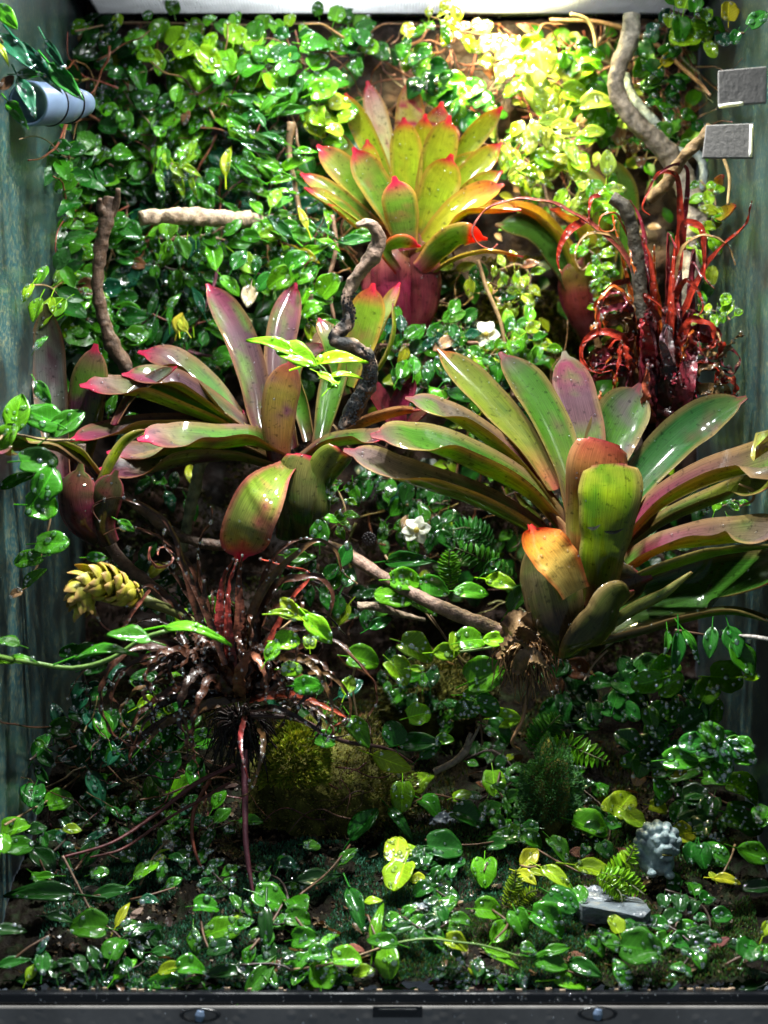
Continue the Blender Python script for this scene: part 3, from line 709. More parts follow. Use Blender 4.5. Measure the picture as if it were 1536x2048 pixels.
pBs = dict(pB, bot=[(0, (.05, .05, .015)), (.4, (.10, .07, .04)), (.8, (.14, .12, .05)), (1, (.2, .06, .06))], top=[(0, (.06, .03, .02)), (1, (.14, .08, .05))], blotch=(.08, .11, .02), bl=.15)
pBg = dict(pB, top=[(0, (.08, .08, .02)), (.3, (.04, .14, .015)), (1, (.06, .2, .02))], bot=[(0, (.08, .07, .03)), (.35, (.05, .16, .015)), (1, (.07, .2, .02))], blotch=(.035, .10, .012))
pC = dict(top=[(0, (.30, .05, .05)), (.2, (.20, .28, .02)), (.6, (.34, .46, .015)), (.90, (.42, .44, .02)), (.965, (.60, .14, .04)), (1, (.6, .03, .05))],
          bot=[(0, (.35, .04, .06)), (.25, (.18, .26, .02)), (.65, (.27, .40, .015)), (.90, (.36, .36, .02)), (.965, (.58, .10, .04)), (1, (.6, .03, .05))], edge=(.50, .26, .05), tip=(.6, .02, .06), tt=.962, blotch=(.42, .42, .02), bl=-.15)
pCg = dict(pC, top=[(0, (.40, .05, .08)), (.25, (.10, .18, .02)), (.65, (.14, .26, .02)), (.86, (.22, .24, .04)), (.94, (.45, .04, .06)), (1, (.45, .02, .06))], bot=[(0, (.30, .04, .08)), (.3, (.10, .17, .02)), (.7, (.13, .25, .02)), (.84, (.26, .18, .04)), (.93, (.45, .04, .06)), (1, (.45, .02, .06))], blotch=(.22, .16, .04), bl=-.2, k=1)
pCb = dict(pC, top=[(0, (.4, .48, .05)), (.5, (.55, .60, .12)), (.85, (.62, .46, .2)), (1, (.60, .08, .10))], band=(.55, .07, .12))
pCw = dict(pC, top=[(0, (.5, .5, .06)), (.5, (.62, .65, .25)), (.85, (.7, .5, .4)), (1, (.65, .1, .2))], blotch=(.6, .25, .2), bl=-.05)
pCo = dict(pC, top=[(0, (.3, .3, .02)), (.55, (.50, .50, .02)), (.82, (.66, .28, .02)), (1, (.7, .06, .02))], bot=[(0, (.2, .25, .02)), (.55, (.46, .46, .02)), (.82, (.66, .24, .02)), (1, (.7, .06, .02))])
pW = dict(top=[(0, (.10, .01, .02)), (.6, (.38, .03, .09)), (1, (.30, .06, .06))], bot=[(0, (.14, .012, .03)), (.5, (.42, .04, .10)), (1, (.22, .16, .04))], edge=(.4, .05, .1), blotch=(.22, .05, .05), bl=.05)
pD = dict(pA, top=[(0, (.2, .02, .05)), (.3, (.10, .12, .05)), (.7, (.20, .20, .19)), (1, (.1, .14, .03))], bot=[(0, (.2, .02, .06)), (.3, (.08, .14, .02)), (.8, (.10, .20, .02)), (1, (.3, .1, .1))], bl=0)
def bromeliad(label, name, base, Y, leaves, cat='bromeliad', beads=7, group='bromeliads in the terrarium', bead_r=(.0005, .0011), lean=0):
    r = root(name, P(base[0], base[1], Y), label, cat, group); B = Beads(); g = random.Random(len(leaves)*7)
    for k, lf in enumerate(leaves):
        pts, wpx, a0, a1, th0, th1, pal = lf[:7]; kw = dict(lf[7]) if len(lf) > 7 else {}
        if kw.get('fold'): wpx *= 1.45
        elif 42 <= a0 <= 75 and wpx > 46: wpx *= 1.6; a0 = min(a0+14, 80); a1 += 8; th0 += 20; th1 += 25
        if 'wave' not in kw: kw['wave'] = .018; kw['wfreq'] = 1.6
        if lean and a0 <= 30 and 'orange' not in kw.get('label', '') and pts[0][1]-pts[-1][1] > 110:      # upright leaves lean back
            pts = [(p[0], p[1], min(pts[0][2]*.5+lean*px2m(pts[0][1]-p[1], Y), .088 if lean < .8 else .1)) for p in pts]
        W = [P(p[0], p[1], Y+p[2]) for p in pts]
        nm = kw.get('name', 'leaf'); kk = {a: b for a, b in kw.items() if a not in ('name', 'label')}
        V, Fc, C, U = strap(W, px2m(wpx, W[-1].y), a0, a1, th0, th1, pal, seed=k+len(label), **kk)
        o = put(nm, mesh(nm, V, Fc, MAT['brom'], cols=C, uvs=U), r)
        if kw.get('label'): o['label'] = kw['label']
        ns = 9
        for _ in range(beads):
            i = g.randrange(6, 28); j = g.randrange(1, 8)
            a = V[i*ns+j]; n_ = np.cross(V[i*ns+j+1]-a, V[(i+1)*ns+j]-a); n_ /= np.linalg.norm(n_)+1e-12
            if n_[1]*-.6+n_[2]*.8 < 0: n_ = -n_
            # water clings to whichever face looks up or out
            B.add(a+n_*.0002, n_, g.uniform(*bead_r)*(.7 if wpx < 50 else 1))
    B.build(r); return r
# --- left of centre: green with pink tips
bromeliad('large green bromeliad with purple sheen and pink leaf tips, left of centre', 'bromeliad', (600, 1040), .15, [
 ([(620, 880, .06), (600, 800, .07), (585, 760, .075), (600, 715, .075), (650, 690, .07)], 46, 20, 20, 120, 60, pAg),
 ([(640, 890, .05), (655, 820, .05), (672, 750, .05), (690, 690, .05)], 58, 10, 10, 120, 80, pAg),
 ([(520, 860, .05), (440, 820, .06), (390, 775, .07), (300, 752, .08)], 48, 50, 40, 120, 70, pA),
 ([(580, 900, .03), (562, 800, .045), (560, 700, .055), (575, 620, .05), (590, 572, .045)], 66, 0, 0, 130, 50, pAm),
 ([(548, 910, .02), (520, 840, .03), (505, 760, .035), (480, 680, .035), (450, 620, .03), (418, 574, .02)], 70, 8, 15, 130, 55, pAm),
 ([(520, 890, .02), (470, 830, .025), (410, 760, .025), (350, 715, .015), (288, 704, .0)], 66, 30, 35, 120, 60, pA, dict(fold=.45)),
 ([(520, 895, .01), (450, 842, .01), (370, 805, .005), (270, 772, -.005), (172, 770, -.02)], 68, 42, 45, 120, 70, pA, dict(fold=1)),
 ([(520, 905, .02), (420, 850, .01), (330, 842, .0), (230, 852, -.015), (150, 878, -.03)], 60, 68, 55, 130, 90, pAm, dict(fold=1)),
 ([(560, 930, .0), (480, 905, -.01), (380, 905, -.02), (290, 925, -.035), (206, 940, -.045)], 76, 62, 50, 130, 80, pA, dict(fold=1)),
 ([(575, 905, .0), (510, 872, -.01), (430, 872, -.025), (350, 868, -.04), (290, 878, -.05)], 84, 58, 35, 130, 90, pA, dict(fold=.8)),
 ([(600, 915, .0), (650, 884, -.005), (710, 872, -.012), (770, 872, -.02)], 50, 70, 55, 140, 90, pA, dict(fold=1)),
 ([(650, 905, .02), (700, 868, .02), (770, 838, .015), (832, 822, .01)], 50, 75, 75, 120, 80, dict(pAo, top=[(0, (.3, .12, .03)), (1, (.42, .2, .03))], bot=[(0, (.3, .2, .03)), (.8, (.42, .22, .03)), (1, (.4, .05, .04))])),
 ([(560, 935, -.01), (557, 870, -.012), (562, 800, -.01), (583, 726, -.005)], 84, 170, 170, 130, 90, pAo),
 ([(545, 960, .0), (520, 875, .0), (500, 850, .0), (487, 822, .0)], 22, 20, 20, 120, 60, pAr),
 ([(625, 1085, .0), (640, 1020, -.012), (645, 960, -.014), (690, 905, -.018)], 92, 168, 140, 150, 100, dict(pAg, bot=[(0, (.06, .06, .02)), (.5, (.15, .17, .04)), (1, (.26, .32, .03))], edge=(.3, .34, .05)), dict(prof='blunt')),
 ([(605, 1085, .0), (606, 1020, -.016), (610, 960, -.018), (622, 912, -.016)], 128, 178, 170, 160, 110, dict(pAg, bot=[(0, (.05, .05, .02)), (.5, (.14, .15, .05)), (1, (.22, .20, .05))], edge=(.3, .3, .06)), dict(prof='blunt')),
 ([(570, 1080, .0), (575, 1020, -.012), (565, 975, -.012), (556, 930, -.01)], 84, 185, 190, 150, 110, dict(pAg, bot=[(0, (.05, .05, .02)), (.5, (.11, .12, .04)), (1, (.16, .16, .05))]), dict(prof='blunt')),
 ([(545, 900, .015), (480, 842, .018), (410, 790, .015), (340, 752, .008), (255, 748, .0)], 60, 40, 40, 120, 70, pAm, dict(fold=.7)),
 ([(560, 925, .005), (480, 890, -.004), (390, 880, -.012), (300, 898, -.02), (225, 905, -.03)], 62, 60, 50, 120, 80, pA, dict(fold=.9)),
 ([(575, 935, -.015), (545, 962, -.035), (518, 1000, -.05), (495, 1050, -.055), (480, 1112, -.045)], 108, 12, -18, 100, 60, dict(pAr, edge=(.55, .10, .14)), dict(label='leaf hanging straight down with a pink rim', prof='spoon', wave=.01)),
], lean=.62)
# --- right: big, olive and green
bromeliad('largest bromeliad, olive and deep green with one orange folded leaf, at right', 'bromeliad', (1140, 1290), .10, [
 ([(1180, 1000, .05), (1172, 880, .055), (1150, 790, .055), (1130, 712, .05)], 88, 0, 0, 110, 50, dict(pAm, tip=(.3, .28, .2))),
 ([(1190, 1000, .06), (1210, 910, .05), (1240, 840, .045), (1275, 778, .04)], 112, 5, 10, 100, 50, dict(pB, blotch=(.12, .10, .10), bl=.1)),
 ([(1225, 1050, .05), (1280, 965, .05), (1340, 895, .045), (1410, 838, .035), (1482, 800, .02)], 96, 25, 25, 110, 50, dict(pB, top=[(0, (.03, .12, .02)), (.8, (.03, .13, .03)), (1, (.1, .2, .04))], bl=-.3)),
 ([(1110, 980, .05), (1050, 885, .055), (985, 810, .055), (930, 750, .05), (882, 704, .04)], 76, 25, 20, 120, 60, dict(pBl, tip=(.45, .14, .03), tt=.95)),
 ([(1150, 1030, .03), (1130, 930, .04), (1095, 840, .04), (1050, 765, .04), (1006, 712, .03)], 86, 15, 20, 120, 60, pB),
 ([(1110, 1010, .03), (1050, 930, .03), (970, 862, .03), (890, 815, .025), (822, 798, .02)], 62, 55, 60, 120, 80, pBp, dict(fold=1)),
 ([(1140, 1060, .02), (1070, 980, .015), (960, 915, .0), (850, 872, -.015), (758, 872, -.03)], 96, 52, 42, 110, 70, pB, dict(fold=1)),
 ([(1130, 1100, .02), (1060, 1045, .01), (960, 990, .0), (830, 945, -.02), (702, 905, -.03)], 84, 66, 52, 120, 80, dict(pBp, bot=[(0, (.2, .24, .03)), (1, (.24, .32, .03))]), dict(fold=1)),
 ([(1110, 1100, .03), (1070, 1040, .03), (1030, 985, .035)], 30, 40, 40, 100, 60, pBl, dict(prof='lance')),
 ([(1240, 1100, .03), (1320, 1040, .03), (1430, 990, .02), (1550, 960, .01)], 60, 70, 60, 130, 80, pBl, dict(fold=1)),
 ([(1235, 1080, .02), (1310, 1002, .02), (1400, 950, .01), (1490, 918, -.01), (1570, 895, -.03)], 96, 55, 48, 120, 70, pBp, dict(fold=1)),
 ([(1250, 1130, .01), (1320, 1085, .0), (1400, 1068, -.01), (1480, 1058, -.03), (1560, 1060, -.04)], 90, 62, 42, 120, 60, pBp, dict(wave=.03, wfreq=3, fold=.9)),
 ([(1170, 1290, .02), (1270, 1220, .015), (1400, 1180, .0), (1560, 1150, -.03)], 150, 30, 25, 90, 50, pBg),
 ([(1230, 1180, .0), (1300, 1150, -.01), (1400, 1118, -.02), (1560, 1092, -.04)], 60, 120, 110, 110, 70, dict(pBc, bot=[(0, (.1, .11, .04)), (.3, (.17, .24, .02)), (1, (.15, .3, .02))])),
 ([(1140, 1300, .0), (1220, 1285, -.005), (1330, 1255, -.015), (1440, 1228, -.025), (1550, 1245, -.03)], 64, 110, 80, 140, 90, dict(pBg, bot=[(0, (.06, .05, .02)), (.4, (.12, .09, .04)), (.75, (.12, .18, .03)), (1, (.1, .24, .02))])),
 ([(1200, 1270, -.01), (1270, 1222, -.015), (1330, 1190, -.02), (1384, 1144, -.025)], 40, 160, 150, 220, 200, dict(pBl, bot=[(0, (.2, .25, .05)), (.6, (.32, .38, .09)), (1, (.42, .42, .14))], tip=(.4, .2, .1)), dict(prof='lance', label='narrow rolled pale leaf pointing right')),
 ([(1190, 1260, .0), (1160, 1200, .0), (1135, 1130, .0), (1118, 1060, .01), (1095, 1020, .012)], 60, 120, 100, 150, 90, dict(pBp, bot=[(0, (.12, .04, .03)), (.4, (.4, .03, .08)), (.75, (.42, .16, .08)), (1, (.4, .2, .08))])),
 ([(1185, 1180, .0), (1180, 1100, -.005), (1190, 1000, -.010), (1200, 940, -.015), (1212, 882, -.012)], 138, 172, 165, 90, 55, pBr, dict(label='upright leaf with reddish folded top', prof='blunt')),
 ([(1190, 1215, -.01), (1195, 1140, -.02), (1205, 1060, -.027), (1214, 990, -.03), (1216, 928, -.026)], 146, 200, 206, 105, 70, pBc, dict(label='broad yellow green leaf standing at the front', prof='blunt', wave=.05, wfreq=1.7)),
 ([(1150, 1310, .01), (1180, 1240, .0), (1220, 1190, -.005), (1290, 1160, -.01)], 120, 165, 150, 120, 80, dict(pBs, bot=[(0, (.06, .05, .02)), (.5, (.08, .04, .03)), (1, (.12, .07, .04))])),
 ([(1150, 1312, -.02), (1118, 1255, -.035), (1100, 1190, -.035), (1085, 1120, -.03), (1075, 1080, -.028)], 150, 175, 160, 150, 110, pBs),
 ([(1145, 1314, -.02), (1170, 1290, -.042), (1205, 1255, -.045), (1235, 1210, -.04), (1260, 1190, -.03)], 110, 150, 140, 120, 90, dict(pBs, bot=[(0, (.05, .05, .015)), (.5, (.08, .09, .02)), (1, (.12, .16, .03))])),
 ([(1150, 1185, -.048), (1132, 1150, -.05), (1105, 1115, -.05), (1078, 1085, -.045), (1064, 1060, -.04)], 100, 5, 25, 80, 90, pBo, dict(label='folded orange and yellow leaf over the vase', wave=.04, wfreq=2)),
], lean=.52)
# two dark scars on the broad front leaf
rbm = [o for o in COL.objects if o.get('label', '').startswith('largest bromeliad')][0]
for (x, y, l, a_) in ((1188, 1052, 26, 20), (1228, 1060, 40, -6)):
    V, Fc, C, U = strap([P(x-l/2, y+3, .056), P(x, y+5, .0545), P(x+l/2, y-3, .056)], px2m(7, .06), a_, a_, 20, 20, dict(top=[(0, (.015, .02, .01)), (1, (.02, .02, .01))], bot=[(0, (.015, .02, .01)), (1, (.02, .02, .01))]), prof='lance', n=10, S=S5)
    sub(put('scar', mesh('scar', V, Fc, MAT['brom'], cols=C, uvs=U), rbm), [q for q in rbm.children if q.get('label', '').startswith('broad')][0])
# root ball that ties it to the stick
def fibre_ball(label, cx, cy, Y, rpx, n, cols, name='root_ball', cat='roots', rl=1.5):
    g = random.Random(n+cx); c = P(cx, cy, Y); r = root(name, c, label, cat)
    G = []
    for i in range(n):
        a = g.uniform(0, 6.28); e = g.uniform(-1, 1); R0 = px2m(rpx, Y)
        d = Vector((math.cos(a)*math.sqrt(1-e*e), math.sin(a)*math.sqrt(1-e*e)*.6, e*.8-.25))
        p0 = c+d*R0*.15; p1 = c+d*R0*g.uniform(.5, .9)+Vector((g.uniform(-1, 1), g.uniform(-1, 1), g.uniform(-1, 1)))*R0*.25; p2 = p1+d*R0*g.uniform(.05, rl*.25)+Vector((g.uniform(-.3, .3)*R0, 0, -R0*g.uniform(.2, .8)))
        v, f, cc, u = tube([p0, p1, p2], [px2m(3, Y), px2m(2, Y), px2m(1, Y)], 5, 0, n=7); k = g.choice(cols); G.append((v, f, [k]*len(v), u))
    put('fibres', mesh('fibres', *(lambda a: (a[0], a[1], MAT['crypt'], a[2], a[3]))(join(G))), r)['kind'] = 'stuff'
    return r
rb = fibre_ball('brown fibrous root ball at the foot of the right bromeliad', 1055, 1285, .095, 62, 230, [(.2, .1, .04), (.32, .17, .07), (.08, .04, .02), (.4, .24, .1)])
for (x, y, w_, a) in ((1040, 1250, 50, 20), (1075, 1255, 60, -20), (1030, 1290, 46, 60), (1062, 1320, 40, 10)):
    V, Fc, C, U = strap([P(x-34, y+26, .085), P(x, y-8, .075), P(x+36, y+18, .08)], px2m(w_, .09), a, a+40, 60, 120, dict(top=[(0, (.3, .17, .08)), (1, (.42, .28, .14))], bot=[(0, (.2, .1, .05)), (1, (.3, .18, .1))], blotch=(.1, .05, .02)), prof='lance', wave=.1, seed=x)
    put('bark_flake', mesh('bark_flake', V, Fc, MAT['crypt'], cols=C, uvs=U), rb)
# --- top centre: yellow and orange with red tips, on a wine red stalk
bromeliad('yellow and orange bromeliad with red leaf tips on a wine red stalk, top centre', 'bromeliad', (810, 640), .25, [
 ([(810, 430, .06), (815, 340, .065), (820, 240, .06), (820, 164, .055)], 62, 0, 0, 90, 40, pCb),
 ([(840, 420, .055), (855, 330, .055), (872, 260, .055), (882, 212, .05)], 64, 0, 0, 90, 40, pCb),
 ([(800, 420, .05), (775, 320, .055), (755, 240, .055), (736, 168, .05)], 50, 0, 0, 90, 50, pCw),
 ([(790, 430, .04), (760, 340, .045), (725, 260, .045), (693, 192, .04)], 48, 0, 0, 90, 50, pC),
 ([(800, 450, .04), (745, 370, .045), (700, 310, .045), (665, 255, .04)], 34, 10, 10, 90, 50, pCg),
 ([(870, 430, .05), (905, 350, .05), (945, 280, .05), (1000, 218, .045)], 46, 0, 0, 90, 50, pC),
 ([(830, 440, .03), (862, 380, .035), (920, 330, .035), (1002, 316, .03)], 40, 20, 20, 90, 50, pC),
 ([(815, 460, .03), (812, 390, .03), (812, 310, .03), (808, 243, .028)], 68, 0, 0, 90, 40, pC),
 ([(835, 460, .025), (860, 380, .03), (880, 300, .03), (897, 240, .028)], 72, 0, 0, 90, 40, pC),
 ([(845, 470, .02), (890, 410, .02), (940, 350, .02), (998, 290, .02)], 56, 10, 10, 90, 60, pC),
 ([(790, 470, .02), (750, 410, .02), (700, 355, .02), (640, 295, .02)], 62, 8, 8, 90, 50, pCg),
 ([(785, 480, .015), (725, 435, .015), (670, 392, .01), (606, 350, .01)], 46, 30, 30, 110, 60, pCg),
 ([(775, 485, .01), (720, 450, .01), (670, 410, .005), (614, 378, .0)], 44, 50, 45, 110, 60, dict(pCo, top=pCg['top'])),
 ([(765, 495, .01), (730, 470, .01), (690, 435, .005), (660, 410, .0)], 36, 70, 65, 110, 60, pCo),
 ([(805, 480, .005), (780, 420, .005), (745, 360, .005), (710, 302, .005)], 66, 0, 0, 90, 50, pCg),
 ([(840, 485, .01), (862, 420, .01), (880, 370, .01), (900, 318, .008)], 82, 0, 0, 90, 40, pC),
 ([(840, 510, .0), (890, 470, -.005), (930, 430, -.005), (985, 424, -.01), (1032, 420, -.01)], 50, 70, 55, 110, 60, pCo),
 ([(845, 495, .0), (895, 440, -.005), (945, 400, -.005), (1000, 372, -.005)], 66, 30, 30, 100, 60, pCo),
 ([(850, 470, .015), (900, 430, .015), (950, 380, .015), (1000, 345, .015)], 48, 15, 15, 100, 60, pC),
 ([(800, 470, .012), (770, 400, .012), (740, 330, .012), (735, 285, .012)], 50, 0, 0, 90, 50, pC),
 ([(820, 470, .04), (835, 380, .045), (845, 290, .045), (850, 235, .04)], 56, 0, 0, 90, 40, pC),
 ([(815, 500, -.01), (808, 460, -.012), (800, 410, -.015), (790, 362, -.015)], 76, 175, 178, 100, 60, pCg),
 ([(840, 540, -.01), (880, 500, -.02), (920, 475, -.03), (966, 478, -.03)], 66, 165, 120, 110, 70, dict(pCg, tip=(.7, .05, .02), tt=.8)),
 ([(800, 540, -.015), (780, 500, -.025), (800, 488, -.03), (836, 492, -.03)], 44, 140, 120, 110, 70, dict(pCg, edge=(.65, .05, .03))),
 ([(850, 560, .0), (900, 525, -.005), (970, 505, -.01), (1042, 512, -.01)], 38, 80, 80, 110, 60, pCo),
 ([(810, 665, .0), (790, 600, -.01), (785, 540, -.012), (800, 478, -.005)], 110, 178, 178, 160, 130, pW, dict(name='stalk_sheath')),
 ([(830, 665, .0), (845, 600, -.005), (842, 540, -.008), (835, 480, -.005)], 100, 178, 178, 160, 130, dict(pW, bot=[(0, (.10, .01, .02)), (.6, (.2, .03, .04)), (1, (.2, .12, .03))]), dict(name='stalk_sheath')),
 ([(770, 660, .01), (755, 610, .0), (745, 560, .0), (760, 510, .0)], 56, 178, 178, 140, 110, pW, dict(name='stalk_sheath')),
], beads=6)
# --- far left, half behind
bromeliad('silvery bromeliad pressed against the left glass pane', 'bromeliad', (170, 1050), .10, [
 ([(125, 960, .03), (112, 850, .04), (100, 740, .04), (92, 618, .03)], 78, -10, 0, 110, 60, dict(pD, tip=(.12, .12, .03))),
 ([(150, 960, .03), (165, 860, .04), (175, 780, .04), (190, 698, .04)], 82, 170, 175, 110, 70, pD),
 ([(230, 850, .03), (260, 800, .04), (300, 765, .05), (350, 735, .05)], 36, 40, 40, 110, 70, pD),
 ([(170, 930, .0), (110, 890, -.01), (55, 888, -.02), (-10, 902, -.03)], 54, 60, 55, 120, 80, dict(pA, tip=(.2, .05, .1)), dict(fold=1)),
 ([(200, 950, .0), (160, 905, -.005), (120, 890, -.01), (70, 905, -.02)], 40, 95, 95, 120, 80, dict(pBl)),
 ([(190, 1000, .0), (220, 940, .0), (250, 890, .005), (290, 860, .01)], 50, 110, 100, 120, 80, pBl),
 ([(200, 1080, .0), (160, 1040, -.01), (150, 1000, -.012), (160, 940, -.01)], 100, 175, 175, 150, 120, dict(pW, bot=[(0, (.02, .015, .01)), (.5, (.11, .01, .03)), (1, (.10, .12, .03))])),
 ([(220, 1090, .0), (205, 1050, -.005), (210, 1000, -.01), (230, 950, -.01)], 80, 175, 175, 150, 120, dict(pW, bot=[(0, (.02, .015, .01)), (1, (.09, .08, .03))])),
], beads=12, lean=.6)
# --- small ones
bromeliad('small green bromeliad with pink red tips behind the crooked driftwood', 'bromeliad', (700, 770), .20, [
 ([(690, 770, .0), (715, 700, .0), (732, 640, .0), (745, 576, .0)], 76, 10, 5, 90, 50, dict(pCg, top=[(0, (.1, .2, .02)), (.8, (.2, .34, .02)), (.93, (.5, .1, .05)), (1, (.5, .04, .05))])),
 ([(700, 770, .01), (740, 700, .01), (765, 640, .01), (797, 570, .01)], 44, 60, 40, 110, 60, dict(pCg, top=[(0, (.1, .2, .02)), (.8, (.3, .36, .1)), (1, (.6, .04, .15))])),
 ([(690, 790, .0), (670, 720, .0), (660, 680, .0), (640, 640, .01)], 46, 20, 20, 110, 60, pAg),
 ([(720, 780, .0), (770, 720, .0), (790, 660, .0), (785, 610, .0)], 30, 100, 100, 110, 60, pBl)], beads=8)
bromeliad('small wine red bromeliad in shade between the two big ones', 'bromeliad', (800, 860), .22, [
 ([(800, 870, .0), (770, 820, .0), (745, 780, .0), (720, 760, .0)], 44, 30, 30, 110, 60, dict(pW, top=[(0, (.2, .02, .03)), (1, (.35, .05, .07))])),
 ([(805, 870, .0), (800, 810, .0), (815, 770, .0), (790, 750, .0)], 44, 20, 20, 110, 60, pW),
 ([(810, 870, .0), (850, 820, .0), (880, 800, .0), (900, 790, .0)], 40, 50, 50, 110, 60, dict(pW, top=[(0, (.2, .02, .03)), (1, (.12, .12, .04))]))], beads=5)
bromeliad('yellow leaved bromeliad with orange tips behind the red curled plant at right', 'bromeliad', (1180, 640), .30, [
 ([(1160, 600, .0), (1120, 490, .0), (1060, 430, .0), (1000, 410, .0)], 56, 70, 60, 110, 60, pCo),
 ([(1150, 600, .0), (1110, 520, -.005), (1060, 460, -.005), (1000, 450, -.005)], 70, 40, 30, 100, 60, dict(pBg, top=[(0, (.05, .12, .02)), (1, (.08, .22, .02))])),
 ([(1180, 600, .0), (1180, 520, .0), (1150, 440, .0), (1105, 420, .0)], 50, 30, 40, 110, 60, pCo),
 ([(1200, 600, .01), (1210, 480, .01), (1200, 400, .01), (1160, 330, .01)], 60, 10, 20, 100, 60, dict(pC, top=[(0, (.2, .3, .02)), (.7, (.4, .55, .05)), (1, (.6, .65, .2))])),
 ([(1220, 600, .01), (1240, 470, .01), (1250, 400, .01), (1225, 320, .01)], 58, 0, 0, 100, 60, dict(pC, top=[(0, (.08, .2, .02)), (.7, (.15, .38, .03)), (1, (.3, .5, .1))])),
 ([(1395, 480, .0), (1420, 455, -.01), (1445, 430, -.02), (1470, 412, -.03)], 30, 40, 40, 100, 60, pCo),
 ([(1385, 430, .0), (1400, 405, -.01), (1425, 378, -.02), (1446, 352, -.03)], 24, 20, 20, 100, 60, pCo),
 ([(1180, 680, .0), (1160, 620, -.01), (1150, 570, -.01), (1165, 520, -.01)], 80, 175, 175, 140, 100, dict(pW, bot=[(0, (.08, .01, .015)), (.6, (.18, .03, .02)), (1, (.3, .3, .03))]))], beads=5)
# ================================================================== CURLED BROWN AND RED PLANTS
def cpal(c, d): return dict(k=1.0, top=[(0, d), (.4, c), (1, c)], bot=[(0, d), (.5, tuple(x*.8 for x in c)), (1, c)], blotch=tuple(x*.35 for x in c), bl=.05)
BR = cpal((.07, .026, .014), (.02, .008, .006)); BD = cpal((.03, .014, .009), (.010, .005, .004)); RD = cpal((.42, .035, .015), (.13, .010, .010)); OR = cpal((.62, .14, .02), (.3, .05, .02)); MR = cpal((.24, .025, .04), (.05, .008, .015)); TN = cpal((.50, .30, .12), (.2, .1, .05)); OB = cpal((.15, .08, .03), (.08, .03, .015))
def curl_plant(label, name, base, Y, ribs, cat, group=None, beads=7):
    r = root(name, P(*base, Y), label, cat, group); B = Beads(); g = random.Random(11+len(ribs))
    for k, (pts, w_, a, pal, *rest) in enumerate(ribs):
        kw = rest[0] if rest else {}
        W = [P(p[0], p[1], Y+(p[2] if len(p) > 2 else 0), clamp=False) for p in pts]
        nn = max(28, 9*len(pts))
        V, Fc, C, U = strap(W, px2m(w_*1.15, Y), a, kw.get('a1', a+g.uniform(-50, 50)), 60, 100, pal, prof='ribbon', S=S5, n=nn, wave=kw.get('wave', .10), wfreq=kw.get('wf', 9), thick=.0006, seed=k)
        put('curled_leaf', mesh('curled_leaf', V, Fc, MAT['crypt'], cols=C, uvs=U), r)
        for _ in range(beads):
            i = g.randrange(8, nn-1); a_ = V[i*5+g.choice((1, 2, 3))]; B.add(a_+np.array([0, -.0006, .0003]), (g.uniform(-.3, .3), -.8, .5), g.uniform(.0006, .0014))
    B.build(r); return r
def spiral(x, y, r0, turns, a0, z=0, ex=1.0, dz=-.004, n=12, r1=.35):
    out = []
    for i in range(n):
        t = i/(n-1); a = a0+turns*2*math.pi*t; rr = r0*(1-(1-r1)*t)
        jx = 1+.35*noise.noise(Vector((x*.1, t*4, y*.1))); jy = 1+.35*noise.noise(Vector((y*.1, t*4, x*.1+5)))
        out.append((x+rr*math.cos(a)*jx, y-rr*math.sin(a)*ex*jy*1.15, z+dz*t*3+.006*math.sin(a*1.3+x)))
    return out
